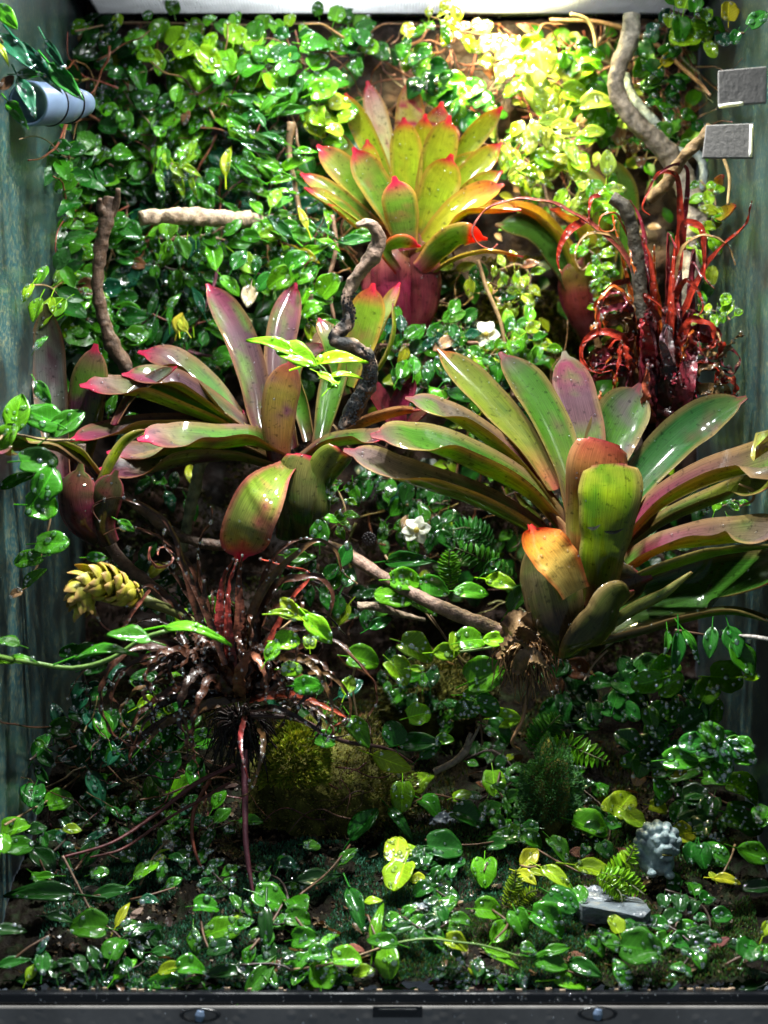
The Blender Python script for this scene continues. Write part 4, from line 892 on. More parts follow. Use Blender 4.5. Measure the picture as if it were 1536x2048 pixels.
# lower left
b0 = (470, 1370, 0)
ribs = [
 ([b0, (400, 1240, .0), (370, 1140, .0), (330, 1040, -.005), (270, 1003, -.01), (215, 998, -.01), (185, 1015, -.01), (200, 1045, -.01)], 15, 10, BR),
 ([b0, (410, 1220, .01), (380, 1130, .01), (300, 1065, .0), (240, 1055, -.01), (207, 1070, -.01)], 12, 30, BR),
 ([b0, (430, 1250, .01), (398, 1150, .01), (400, 1080, .0), (425, 1025, -.01), (420, 1010, -.01)], 14, 20, BR),
 ([b0, (420, 1260, .02), (370, 1180, .02), (330, 1130, .01), (300, 1120, .0)], 20, 10, BD),
 ([b0, (390, 1260, .0), (330, 1190, -.01), (290, 1170, -.02), (265, 1195, -.02), (245, 1235, -.02)], 20, 10, BR),
 ([b0, (440, 1240, .0), (450, 1150, .0), (470, 1115, -.01)], 24, 5, cpal((.26, .035, .03), (.06, .02, .015))),
 ([b0, (480, 1240, .0), (478, 1150, .0), (485, 1110, -.01)], 26, 5, cpal((.16, .05, .03), (.05, .02, .015))),
 ([b0, (455, 1250, -.01), (460, 1160, -.01), (475, 1120, -.01)], 20, 0, cpal((.30, .04, .03), (.05, .02, .015))),
 ([(500, 1370, 0), (500, 1240, .0), (540, 1160, -.01), (590, 1110, -.02), (640, 1080, -.02), (670, 1100, -.02), (690, 1150, -.02), (715, 1168, -.02)], 18, 15, dict(OB)),
 ([(500, 1370, 0), (520, 1240, .0), (550, 1170, -.01), (600, 1155, -.02), (640, 1155, -.02), (662, 1180, -.02), (655, 1240, -.02), (640, 1290, -.01)], 20, 30, BR),
 ([(500, 1370, 0), (510, 1250, .01), (530, 1150, .0), (560, 1100, -.01), (600, 1078, -.01), (650, 1080, -.01)], 16, 30, BR),
 ([(500, 1360, 0), (540, 1280, .0), (590, 1190, .0), (620, 1150, .0), (560, 1130, .0), (520, 1118, -.01)], 12, 20, cpal((.34, .05, .03), (.1, .03, .02))),
 ([(450, 1380, 0), (360, 1300, -.01), (290, 1290, -.02), (235, 1320, -.03), (205, 1370, -.03), (210, 1440, -.03), (240, 1480, -.03), (265, 1490, -.03), (275, 1470, -.03)], 18, 15, BR, dict(wave=.18)),
 ([(450, 1380, 0), (370, 1320, -.01), (300, 1310, -.02), (250, 1340, -.02), (225, 1390, -.02), (222, 1430, -.02)], 14, 15, BR),
 ([(450, 1390, 0), (380, 1370, -.01), (310, 1400, -.02), (270, 1440, -.03), (262, 1480, -.03), (285, 1500, -.03)], 18, 20, BR, dict(wave=.18)),
 ([(440, 1370, 0), (330, 1280, .0), (230, 1315, -.01), (170, 1340, -.02), (140, 1385, -.02), (135, 1400, -.02)], 12, 40, OB),
 ([(460, 1400, 0), (400, 1340, -.02), (370, 1380, -.03), (360, 1440, -.03), (375, 1490, -.03), (372, 1520, -.03)], 22, 10, BD, dict(wave=.18)),
 ([(470, 1400, 0), (420, 1360, -.02), (400, 1400, -.03), (385, 1460, -.03), (388, 1510, -.03), (395, 1535, -.03)], 20, 10, BR, dict(wave=.18)),
 ([(480, 1400, 0), (485, 1340, -.02), (505, 1312, -.03), (525, 1340, -.04), (533, 1380, -.04), (530, 1405, -.04)], 26, 5, cpal((.30, .11, .06), (.12, .06, .02))),
 ([(520, 1390, 0), (560, 1320, -.01), (610, 1320, -.02), (650, 1370, -.03), (665, 1420, -.03), (650, 1470, -.03)], 18, 20, OB, dict(wave=.18)),
 ([(520, 1390, 0), (590, 1300, .0), (660, 1280, -.01), (720, 1330, -.02), (750, 1370, -.02), (752, 1410, -.02), (735, 1432, -.02)], 15, 25, BR),
 ([(520, 1400, 0), (590, 1350, -.01), (660, 1350, -.02), (700, 1400, -.02), (690, 1450, -.02), (655, 1440, -.02), (640, 1430, -.02)], 11, 30, OB),
 ([(500, 1400, 0), (580, 1390, -.01), (640, 1410, -.02), (690, 1440, -.02), (660, 1455, -.02)], 18, 40, cpal((.32, .05, .02), (.1, .03, .02))),
 ([(500, 1420, 0), (560, 1420, -.02), (620, 1450, -.02), (660, 1475, -.02), (700, 1470, -.02)], 14, 40, BD),
 ([(490, 1430, 0), (480, 1480, -.02), (488, 1530, -.03), (500, 1565, -.03)], 11, 10, cpal((.3, .04, .04), (.1, .03, .02))),
 ([(510, 1440, 0), (528, 1480, -.02), (520, 1530, -.03), (490, 1590, -.03), (480, 1594, -.03)], 13, 10, OB),
 ([(450, 1330, -.02), (400, 1200, -.02), (355, 1120, -.02), (325, 1080, -.02), (330, 1060, -.02)], 13, 20, BR),
 ([(300, 1180, -.02), (265, 1225, -.02), (235, 1265, -.02), (205, 1250, -.02), (190, 1215, -.02)], 8, 30, cpal((.36, .12, .08), (.2, .06, .04))),
 (spiral(325, 1110, 28, 1.1, 2.5), 6, 30, cpal((.30, .1, .07), (.2, .06, .04))),
 ([b0, (380, 1300, .01), (340, 1250, .02), (300, 1240, .02), (260, 1250, .02)], 20, 20, BD),
 ([b0, (560, 1290, .02), (600, 1230, .02), (650, 1230, .02), (690, 1270, .02)], 18, 20, BD),
 ([b0, (430, 1300, .0), (400, 1240, .0), (410, 1180, .0), (395, 1110, .0)], 22, 0, BD), ([b0, (510, 1300, .0), (520, 1220, .0), (545, 1190, .0), (570, 1120, .0)], 22, 0, BD),
]
g = random.Random(42)
for k in range(46):       # the dense dark heart of the clump
    a = R(g.uniform(-45, 225)); l = g.uniform(80, 245); c1 = (470+math.cos(a)*l*.5+g.uniform(-10, 10), 1370-math.sin(a)*l*.55-20, g.uniform(-.01, .02)); c2 = (470+math.cos(a)*l, 1370-math.sin(a)*l*.8, g.uniform(-.03, .02))
    ribs.append(([(470+g.uniform(-25, 25), 1390, 0), c1, c2, (c2[0]+math.cos(a)*25, c2[1]+g.uniform(20, 50), c2[2]-.005), (c2[0]+math.cos(a)*8, c2[1]+g.uniform(50, 80), c2[2]-.005)], g.uniform(15, 28), g.uniform(-20, 60), g.choice((BD, BR, BD, BR, OB)), dict(wave=.18)))
cp = curl_plant('wet dark brown plant of drooping curled leaves at lower left', 'curled_leaf_plant', (470, 1420), .085, ribs, 'plant', 'plants with curled leaves')
fz = fibre_ball('black mat of wet roots under the dark brown curled plant', 480, 1440, .118, 70, 200, [(.012, .008, .007), (.02, .01, .01), (.03, .015, .01)], rl=1.2)
# upper right, red
c0 = (1310, 860, 0)
ribs = [
 ([(1300, 780, 0), (1292, 640, .0), (1275, 560, -.005), (1230, 490, -.01), (1170, 440, -.015), (1090, 402, -.02), (1010, 402, -.02), (960, 430, -.02), (945, 468, -.02), (962, 492, -.02), (985, 498, -.02), (996, 488, -.02)], 14, 25, cpal((.32, .07, .05), (.12, .03, .02))),
 ([(1320, 780, 0), (1340, 640, .0), (1356, 520, .0), (1360, 420, .0), (1350, 350, -.01), (1320, 345, -.02), (1298, 380, -.03), (1287, 420, -.03), (1300, 430, -.03)], 20, 5, RD),
 ([(1325, 780, 0), (1345, 640, .0), (1360, 480, .01), (1375, 380, .0), (1372, 335, -.01), (1345, 330, -.02), (1310, 355, -.02), (1290, 400, -.02)], 18, 5, MR),
 ([(1340, 780, 0), (1370, 620, .0), (1420, 520, -.01), (1480, 460, -.03), (1545, 402, -.05)], 15, 20, RD),
 ([(1290, 760, 0), (1285, 640, .0), (1290, 520, .0), (1282, 440, .0), (1260, 400, .0)], 24, 0, MR),
 ([(1300, 760, 0), (1305, 640, .0), (1305, 560, -.01), (1295, 500, -.01), (1280, 470, -.01)], 22, 0, RD),
 ([(1310, 760, 0), (1320, 640, .01), (1310, 560, .0), (1308, 490, -.01)], 20, 0, OR),
 ([(1330, 760, 0), (1340, 640, -.01), (1345, 540, -.01), (1352, 470, -.01)], 18, 0, RD),
 ([(1290, 780, 0), (1268, 620, .0), (1245, 520, .0), (1225, 430, .0)], 14, 0, OR),
 ([(1170, 440, -.01), (1135, 465, -.02), (1118, 500, -.02), (1118, 535, -.02), (1124, 548, -.02)], 15, 0, RD),
 ([(1200, 390, -.01), (1182, 400, -.02), (1178, 430, -.02), (1178, 450, -.02)], 9, 0, RD),
 ([(1275, 560, .0), (1220, 470, -.01), (1165, 475, -.02), (1150, 515, -.02), (1165, 540, -.02), (1180, 525, -.02)], 8, 30, TN),
 ([(1290, 560, .0), (1250, 460, -.01), (1225, 425, -.02), (1205, 430, -.02), (1200, 460, -.02), (1225, 462, -.02), (1232, 440, -.02)], 7, 30, OR),
 ([(1350, 560, .0), (1370, 490, -.01), (1410, 470, -.02), (1455, 490, -.02), (1472, 530, -.02)], 8, 40, TN),
 ([(1365, 500, .0), (1375, 445, -.01), (1395, 450, -.01), (1408, 510, -.01), (1412, 560, -.01), (1430, 578, -.01)], 14, 10, RD),
 ([(1330, 700, .0), (1350, 590, -.01), (1375, 560, -.02), (1400, 590, -.02), (1405, 620, -.02), (1392, 635, -.02)], 15, 10, RD),
 ([(1265, 700, .0), (1255, 600, -.01), (1225, 575, -.02), (1200, 600, -.02), (1192, 640, -.02), (1195, 660, -.02)], 16, 20, OR),
 ([(1260, 560, .0), (1225, 570, -.01), (1195, 620, -.02), (1195, 670, -.02), (1165, 690, -.02), (1162, 710, -.02), (1175, 730, -.02)], 13, 20, RD),
 ([(1260, 720, .0), (1235, 670, -.02), (1190, 665, -.02), (1165, 690, -.02), (1165, 725, -.02), (1195, 745, -.02), (1225, 740, -.02)], 15, 20, RD),
 ([(1275, 775, .0), (1255, 720, -.02), (1245, 690, -.02), (1235, 740, -.02), (1225, 770, -.02)], 18, 20, RD, dict(wave=.2)),
 ([(1300, 760, .0), (1295, 690, -.02), (1285, 640, -.035), (1282, 655, -.045), (1283, 675, -.045)], 26, 0, cpal((.42, .03, .04), (.1, .01, .02)), dict(wave=.2)),
 ([(1300, 860, .0), (1290, 800, -.03), (1295, 735, -.035), (1298, 730, -.04)], 26, 0, cpal((.55, .12, .06), (.1, .02, .02)), dict(wave=.22, wf=6)),
 ([(1350, 760, .0), (1360, 690, -.01), (1385, 640, -.02), (1420, 650, -.02), (1425, 690, -.02), (1405, 700, -.02), (1395, 670, -.02)], 18, 20, RD, dict(wave=.25)),
 ([(1350, 840, .0), (1380, 780, -.01), (1400, 740, -.02), (1440, 735, -.02), (1440, 760, -.02), (1410, 790, -.02)], 18, 20, OB, dict(wave=.3)),
 ([(1345, 840, .0), (1365, 760, -.01), (1370, 690, -.02), (1385, 660, -.02)], 18, 10, OR, dict(wave=.3)),
 ([(1340, 800, .0), (1335, 720, -.02), (1325, 670, -.03), (1335, 650, -.03), (1345, 665, -.03)], 24, 10, cpal((.25, .13, .16), (.05, .02, .02)), dict(wave=.3)),
 ([(1320, 640, -.01), (1290, 590, -.02), (1320, 610, -.02), (1330, 630, -.02)], 10, 10, RD),
 ([(1540, 600, -.01), (1330, 600, -.02), (1330, 580, -.02)], 1, 10, RD) if False else ([(1300, 600, 0), (1270, 540, -.01), (1262, 500, -.01), (1262, 530, -.02)], 8, 10, OR),
]
g = random.Random(8)
def crumple(n, cx, cy, rx, ry, pals, x0, sgn):
    for k in range(n):
        x, y = cx+g.uniform(-rx, rx)*.6, cy+g.uniform(-ry, ry); a = g.uniform(0, 6.28); tw = g.choice((-1, 1))*g.uniform(.5, 1.1)
        pts = [(x0+g.uniform(-10, 10), y+g.uniform(20, 70), -.005), (x0+sgn*g.uniform(8, 22), y+g.uniform(-30, 10), -.012)]; st = g.uniform(16, 30)
        for q in range(7):
            pts.append((x, y, -.012+g.uniform(-.008, .008))); x += math.cos(a)*st; y -= math.sin(a)*st*1.2; a += tw+g.uniform(-.5, .5); st *= .9
        ribs.append((pts, g.uniform(11, 25), g.uniform(-30, 50), g.choice(pals), dict(wave=g.uniform(.12, .3), wf=g.uniform(7, 15))))
crumple(10, 1205, 680, 45, 80, (RD, OR, RD, MR, OB), 1268, -1)
crumple(8, 1425, 710, 30, 80, (RD, TN, OB, OR, MR), 1372, 1)
for k in range(5):
    x = g.uniform(1255, 1385); y1 = g.uniform(430, 560)
    ribs.append(([(1320+(x-1320)*.6, 800, 0), (x, 660, g.uniform(-.01, .01)), (x+(x-1320)*.12, y1+40, 0), (x+(x-1320)*.2, y1, -.004), (x+(x-1320)*.3+g.choice((-14, 14)), y1+30, -.012)], g.uniform(15, 26), g.uniform(-20, 20), g.choice((MR, MR, RD, cpal((.12, .03, .04), (.03, .008, .01)))), dict(wave=.06)))
for k in range(24):      # dark stacked leaf bases
    x = g.uniform(1270, 1395); y0 = 880+g.uniform(-10, 20); y1 = g.uniform(600, 800)
    ribs.append(([(1320+(x-1320)*.4, y0, 0), (x+g.uniform(-8, 8), (y0+y1)/2, g.uniform(-.02, .015)), (x+(x-1320)*.15, y1, g.uniform(-.02, .01)), (x+(x-1320)*.3+g.uniform(-14, 14), y1+g.uniform(5, 40), -.025)], g.uniform(22, 38), g.uniform(-15, 15), g.choice((cpal((.06, .012, .012), (.02, .006, .006)), cpal((.10, .015, .02), (.02, .006, .006)), MR)), dict(wave=.2)))
curl_plant('bright red plant of curled wiry leaves with dark stacked bases at upper right', 'curled_leaf_plant', (1320, 880), .19, ribs, 'plant', 'plants with curled leaves', beads=6)
# ---- flower spike with overlapping bracts
sp = root('flower_spike', P(300, 1240, .06), 'yellow green cone shaped flower spike nodding left above the brown plant', 'flower spike')
axis = catmull([tuple(P(*p)) for p in ((292, 1200, .072), (258, 1188, .068), (222, 1172, .062), (188, 1168, .06), (166, 1192, .058), (166, 1222, .057))], 60)
V, Fc, C, U = tube([Vector(axis[i]) for i in range(0, 60, 6)], [px2m(6, .06), px2m(16, .06), px2m(20, .06), px2m(8, .06)], 8)
put('core', mesh('core', V, Fc, MAT['bract'], cols=[(.2, .24, .03)]*len(V), uvs=U), sp)
V, Fc, C, U = tube([P(285, 1198, .072), P(370, 1235, .085), P(440, 1290, .09), P(470, 1380, .09)], [px2m(12, .06), px2m(10, .06), px2m(9, .06)], 8, .1, n=16)
put('spike_stem', mesh('spike_stem', V, Fc, MAT['bract'], cols=[(.12, .13, .03)]*len(V), uvs=U), sp)
g = random.Random(4)
for k in range(78):
    i = int(3+k*.69); c = Vector(axis[min(i, 58)]); t = (Vector(axis[min(i+1, 59)])-Vector(axis[max(i-1, 0)])).normalized()
    u = t.cross(Vector((0, 1, 0))).normalized(); v = t.cross(u); an = k*2.4
    d = u*math.cos(an)+v*math.sin(an)
    taper = .55+.45*math.sin(math.pi*min(1, max(0, (i)/58)))
    l = px2m(42, .06)*taper*g.uniform(.7, 1.25); wd = px2m(44, .06)*taper*g.uniform(.8, 1.15); an += g.uniform(-.3, .3); d = u*math.cos(an)+v*math.sin(an)
    rr = px2m(21, .06)*taper
    p = [c+d*rr*.5, c+d*rr*1.5+t*l*.3, c+d*rr*1.95+t*l*.65, c+d*rr*2.0+t*l*1.05]
    # build in a local frame so the cupped face looks inward to the core
    pts = catmull([tuple(q) for q in p], 8); s_ = t.cross(d).normalized(); V = []; Fc = []; C = []
    for a in range(8):
        f = (math.sin(math.pi*min(1, (a/7)**.7*.96+.04)))**.7 if a < 7 else .04
        for b in range(5):
            s = -1+b*.5; V.append(Vector(pts[a])+s_*s*wd*.5*f-d*(abs(s)**2)*wd*.22*f)
            q = a/7; cc = (.34+.14*q, .36+.05*q, .02+.03*q) if b not in (0, 4) else (.5, .42, .06)
            kk_ = .75+.4*((k*37) % 10)/10; cc = tuple(z*kk_ for z in cc)
            if q > .85: cc = (.42, .26, .08)
            C.append(cc)
    for a in range(7):
        for b in range(4): o_ = a*5+b; Fc.append([o_, o_+1, o_+6, o_+5])
    n0 = len(V); V += [q-d*.0006 for q in V]; C += C; Fc += [[z+n0 for z in q][::-1] for q in Fc]
    put('bract', mesh('bract', V, Fc, MAT['bract'], cols=C), sp)
# ================================================================== VINES ON THE BACK WALL (stem course in photo points, depth)
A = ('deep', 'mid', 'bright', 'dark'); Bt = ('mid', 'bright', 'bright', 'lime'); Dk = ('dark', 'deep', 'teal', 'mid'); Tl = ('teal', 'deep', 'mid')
top = [
 ('row of round leaves strung on a thin stem right under the lid at top left', 'round', Bt, 42, 12, [(150, 62), (260, 45), (400, 48), (520, 50), (640, 45)], .335, 'tan'),
 ('big round dark leaves in the top left corner beside the black frame', 'round', A, 62, 10, [(165, 50), (200, 80), (225, 120), (250, 150)], .33, 'brown'),
 ('round leaved vine over the dark cork right of the top left corner', 'round', Bt, 58, 12, [(265, 105), (310, 100), (350, 115), (400, 130)], .325, 'red'),
 ('vine of brightly lit glossy leaves below the lid, left of top centre', 'round', ('bright', 'mid', 'lime', 'bright'), 66, 16, [(390, 105), (440, 110), (500, 115), (560, 130)], .31, 'tan'),
 ('second glossy vine hanging below the brightly lit one', 'round', ('bright', 'mid', 'bright', 'yg'), 60, 14, [(430, 150), (470, 165), (540, 160), (580, 175)], .31, 'brown'),
 ('round leaves and red stems left of the pale banded bromeliad leaf', 'round', ('mid', 'bright', 'deep'), 60, 13, [(590, 60), (610, 130), (640, 180), (660, 230)], .315, 'red'),
 ('cluster of round leaves under the lid above the yellow bromeliad', 'round', ('deep', 'mid', 'bright'), 50, 12, [(660, 60), (700, 50), (735, 75), (700, 110)], .335, 'brown'),
 ('yellowish round leaves touching the yellow bromeliad on its upper left', 'round', ('yg', 'bright', 'lime'), 56, 10, [(610, 190), (640, 215), (660, 240), (640, 270)], .30, 'tan'),
 ('vine behind the frosted tube with mottled dewy leaves', 'round', A, 52, 14, [(170, 190), (210, 200), (250, 230), (240, 260)], .325, 'brown'),
 ('dewy vine of dark round leaves right of the frosted tube', 'round', ('mid', 'deep', 'bright'), 56, 16, [(275, 215), (320, 230), (350, 260), (400, 270)], .32, 'brown'),
 ('row of wide green leaves left of the lance leaved shoots at upper left', 'round', Bt, 50, 14, [(340, 210), (400, 225), (450, 230), (500, 235)], .315, 'brown'),
 ('vine of small leaves hugging the left pane below the frosted tube', 'round', ('mid', 'deep', 'bright'), 50, 14, [(135, 290), (140, 330), (150, 370), (165, 420)], .31, 'brown'),
 ('leafy vine sloping down from below the frosted tube', 'round', A, 52, 14, [(160, 300), (200, 320), (240, 345), (230, 390)], .31, 'brown'),
 ('bright rosette of narrow new leaves above the horizontal stub', 'lance', ('lime', 'bright', 'yg'), 60, 12, [(310, 330), (335, 325), (360, 335), (380, 330)], .295, 'tan'),
 ('round leaves between the bright rosette and the top left vines', 'round', ('mid', 'bright', 'deep'), 54, 16, [(250, 290), (300, 285), (350, 290), (400, 300)], .32, 'brown'),
 ('dark vine around the bright rosette at upper left', 'round', Dk, 56, 16, [(260, 350), (310, 375), (370, 390), (430, 380)], .325, 'brown'),
 ('dark leaves between the rosette and the horizontal stub', 'oval', Dk, 60, 14, [(290, 400), (350, 405), (420, 410), (490, 400)], .325, 'brown'),
 ('shoot of upright lance leaves in the upper left, tallest one', 'lance', ('mid', 'bright', 'deep'), 92, 9, [(500, 290), (520, 250), (530, 220), (520, 200)], .285, 'red'),
 ('shoot of upright lance leaves left of the yellow bromeliad', 'lance', ('mid', 'bright', 'bright'), 84, 8, [(540, 380), (545, 340), (560, 310), (575, 290)], .285, 'brown'),
 ('low shoot of pale edged lance leaves above the stub end', 'lance', ('bright', 'mid'), 74, 9, [(440, 400), (470, 370), (500, 350), (520, 330)], .29, 'brown'),
 ('dark round leaves behind the upright lance shoots', 'round', Dk, 54, 18, [(430, 300), (480, 320), (540, 300), (600, 290)], .33, 'brown'),
 ('round leaves left of the lowest red tips of the yellow bromeliad', 'round', ('teal', 'deep', 'mid'), 52, 12, [(560, 370), (590, 400), (620, 430), (640, 460)], .32, 'brown'),
 ('oval leaves tucked under the pale horizontal stub', 'oval', Bt, 68, 10, [(300, 468), (350, 475), (400, 470), (450, 480)], .27, 'tan'),
 ('vine with shiny leaves beside the right end of the pale stub', 'oval', ('mid', 'bright', 'lime'), 62, 14, [(520, 440), (545, 430), (560, 460), (530, 490)], .27, 'brown'),
 ('lance leaves fanning out below the yellow bromeliad at its left', 'lance', ('bright', 'mid', 'deep'), 84, 10, [(590, 510), (620, 480), (650, 460), (655, 500)], .26, 'brown'),
 ('pale dewy leaves left of the vertical driftwood top', 'oval', ('mid', 'bright'), 50, 10, [(160, 430), (165, 470), (160, 500), (170, 540)], .30, 'brown'),
 ('dark round leaves right of the upright dark driftwood', 'round', Dk, 50, 16, [(250, 430), (260, 480), (270, 530), (260, 580)], .30, 'brown'),
 ('dark leaved vine in the shade under the stub, left part', 'oval', Dk, 62, 14, [(300, 520), (350, 540), (400, 530), (430, 500)], .31, 'dark'),
 ('dark leaved vine in the shade under the stub, right part', 'oval', Dk, 60, 14, [(430, 520), (480, 510), (530, 530), (580, 540)], .305, 'dark'),
 ('dewy oval leaves above the pink tips of the left bromeliad', 'oval', ('deep', 'mid', 'bright'), 62, 13, [(450, 560), (500, 545), (560, 560), (620, 560)], .26, 'brown'),
 ('bright dewy leaves left of the thin vertical root in the middle', 'round', ('mid', 'bright'), 58, 10, [(570, 530), (600, 560), (620, 590), (640, 610)], .25, 'brown'),
 ('lime green spray pressed to the left pane at mid height', 'oval', ('lime', 'lime', 'bright'), 74, 8, [(60, 570), (100, 575), (125, 600), (150, 620)], .25, 'tan'),
 ('dewy leaves between the left pane and the upright driftwood', 'round', ('mid', 'bright', 'deep'), 54, 14, [(145, 540), (160, 580), (175, 640), (170, 690)], .27, 'brown'),
 ('leaves hanging just right of the upright dark driftwood bend', 'round', ('deep', 'mid'), 52, 12, [(235, 600), (240, 640), (250, 680), (290, 700)], .27, 'brown'),
 ('vine with long narrow leaves crossing the dark hollow', 'lance', Dk, 78, 9, [(290, 620), (330, 640), (380, 650), (420, 640)], .28, 'red'),
 ('scattered dark leaves at the back of the hollow behind the left bromeliad', 'oval', Dk, 54, 14, [(290, 580), (350, 600), (420, 600), (440, 660)], .32, 'dark'),
 ('green leaves behind the tallest left bromeliad leaf', 'oval', ('deep', 'mid'), 56, 10, [(340, 700), (380, 700), (420, 720), (440, 740)], .28, 'brown'),
 ('leaves between the crooked driftwood and the left bromeliad', 'oval', ('mid', 'bright'), 52, 8, [(620, 640), (640, 650), (660, 700), (650, 730)], .24, 'brown'),
 # top right
 ('yellow green curled leaves under the lid right of top centre', 'oval', ('yg', 'yellow', 'bright'), 52, 7, [(850, 30), (880, 40), (910, 50)], .30, 'brown'),
 ('dark dewy leaves directly above the banded bromeliad leaf', 'round', A, 44, 12, [(790, 90), (840, 110), (860, 150), (830, 180)], .33, 'brown'),
 ('round leaves right of the banded bromeliad leaf', 'round', ('mid', 'deep', 'bright'), 56, 13, [(880, 160), (910, 190), (930, 220), (960, 240)], .325, 'brown'),
 ('bleached and dry little leaves in the tangle of roots at the top', 'round', ('pale', 'straw', 'brown', 'pale', 'yg'), 34, 16, [(900, 60), (960, 70), (1010, 90), (980, 140)], .34, 'brown'),
 ('light green round leaves above the glowing pale ones', 'round', ('bright', 'lime', 'bright', 'pale'), 54, 12, [(1020, 100), (1040, 140), (1070, 160), (1110, 120)], .32, 'tan'),
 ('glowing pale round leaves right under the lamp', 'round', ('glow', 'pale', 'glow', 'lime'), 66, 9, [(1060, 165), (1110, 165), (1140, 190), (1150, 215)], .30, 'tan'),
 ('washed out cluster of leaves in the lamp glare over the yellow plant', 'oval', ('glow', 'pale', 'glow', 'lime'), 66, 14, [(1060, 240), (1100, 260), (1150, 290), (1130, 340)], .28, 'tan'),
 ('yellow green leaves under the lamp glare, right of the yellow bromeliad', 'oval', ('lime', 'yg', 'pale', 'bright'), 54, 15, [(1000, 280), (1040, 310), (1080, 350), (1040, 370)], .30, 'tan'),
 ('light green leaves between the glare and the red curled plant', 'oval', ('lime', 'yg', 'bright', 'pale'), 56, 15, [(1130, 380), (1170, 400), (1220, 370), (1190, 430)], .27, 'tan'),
 ('round green leaves left of the arching driftwood in the upper right', 'round', ('mid', 'bright', 'lime'), 54, 13, [(1150, 90), (1165, 130), (1190, 190), (1215, 220)], .31, 'brown'),
 ('round leaves right of the arching driftwood top', 'round', ('mid', 'bright', 'deep'), 54, 12, [(1265, 120), (1300, 105), (1330, 140), (1315, 190)], .29, 'brown'),
 ('large dewy yellow green leaves in the top right corner', 'round', ('yg', 'mid', 'lime'), 60, 9, [(1340, 20), (1380, 35), (1420, 50), (1400, 75)], .24, 'brown'),
 ('blue green leaves beside the corner leaves at the far top right', 'round', ('teal', 'deep'), 46, 8, [(1310, 40), (1355, 55), (1430, 60), (1488, 66)], .26, 'brown'),
 ('pale scattered leaflets and dry bits under the arching driftwood', 'round', ('straw', 'brown', 'pale', 'mid'), 38, 13, [(1170, 230), (1220, 260), (1260, 280), (1290, 310)], .33, 'brown'),
 ('few green leaves on bare cork left of the grey pads', 'round', ('deep', 'mid'), 42, 8, [(1320, 190), (1350, 220), (1360, 260), (1340, 290)], .30, 'brown'),
 ('green leaves behind the red curled plant, right side', 'oval', ('lime', 'bright', 'yg'), 46, 9, [(1400, 360), (1430, 400), (1420, 450), (1390, 490)], .25, 'tan'),
 ('bright leaves glimpsed left of the stems of the red curled plant', 'oval', ('lime', 'bright'), 38, 14, [(1160, 490), (1200, 520), (1210, 560), (1200, 610)], .25, 'tan'),
 ('bright dewy leaves sticking out right of the red curled plant', 'oval', ('lime', 'bright', 'yg'), 46, 7, [(1395, 610), (1420, 620), (1450, 630), (1460, 640)], .2, 'tan'),
 # middle
 ('dark dewy leaves under the wine red stalk', 'oval', ('teal', 'deep', 'mid'), 54, 13, [(770, 660), (810, 670), (850, 690), (830, 720)], .26, 'brown'),
 ('pair of lance leaves and dewy ones left of the white flower', 'oval', ('deep', 'teal', 'mid'), 58, 10, [(870, 640), (905, 650), (930, 660), (900, 700)], .26, 'brown'),
 ('dewy leaves right of the white flower', 'oval', ('mid', 'bright', 'yg'), 58, 11, [(1010, 660), (1040, 655), (1070, 680), (1080, 700)], .26, 'brown'),
 ('small bright leaves above the tips of the right bromeliad', 'round', ('bright', 'lime', 'mid'), 40, 17, [(880, 730), (930, 740), (980, 710), (1040, 720)], .25, 'tan'),
 ('round and lance leaves between the two big bromeliads', 'oval', ('bright', 'mid', 'deep'), 62, 12, [(790, 750), (830, 770), (870, 780), (900, 770)], .24, 'brown'),
 ('leaves in the gap under the yellow bromeliad, right of its stalk', 'oval', ('mid', 'deep', 'yg'), 46, 12, [(940, 560), (990, 570), (1020, 600), (1060, 620)], .29, 'brown'),
 ('yellow green leaves under the orange leaf tips', 'oval', ('yg', 'lime', 'pale'), 44, 8, [(1000, 540), (1040, 530), (1060, 550), (1050, 590)], .27, 'tan'),
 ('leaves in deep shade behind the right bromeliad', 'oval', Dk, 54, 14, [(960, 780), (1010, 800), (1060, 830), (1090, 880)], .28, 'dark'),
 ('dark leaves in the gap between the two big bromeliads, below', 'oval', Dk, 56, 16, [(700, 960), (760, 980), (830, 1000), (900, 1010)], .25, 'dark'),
 ('little leaves hanging at the right of the left bromeliad vase', 'oval', ('yg', 'bright', 'mid'), 38, 9, [(660, 960), (680, 990), (690, 1030), (660, 1060)], .17, 'tan'),
 ('green leaves above the long smooth stick', 'oval', ('deep', 'mid'), 52, 12, [(760, 1040), (810, 1060), (870, 1060), (930, 1080)], .24, 'dark'),
 ('leaves glimpsed right of the right bromeliad under its purple leaf', 'oval', ('bright', 'mid'), 42, 6, [(1420, 995), (1435, 1015), (1450, 1010), (1470, 1000)], .16, 'tan'),
]
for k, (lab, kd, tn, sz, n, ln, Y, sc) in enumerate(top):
    vine(lab, kd, tn, sz*.78, int(n*1.55), ln, Y, sc, seed=k*31, nb=7, spread=.03, jitter=1.05)
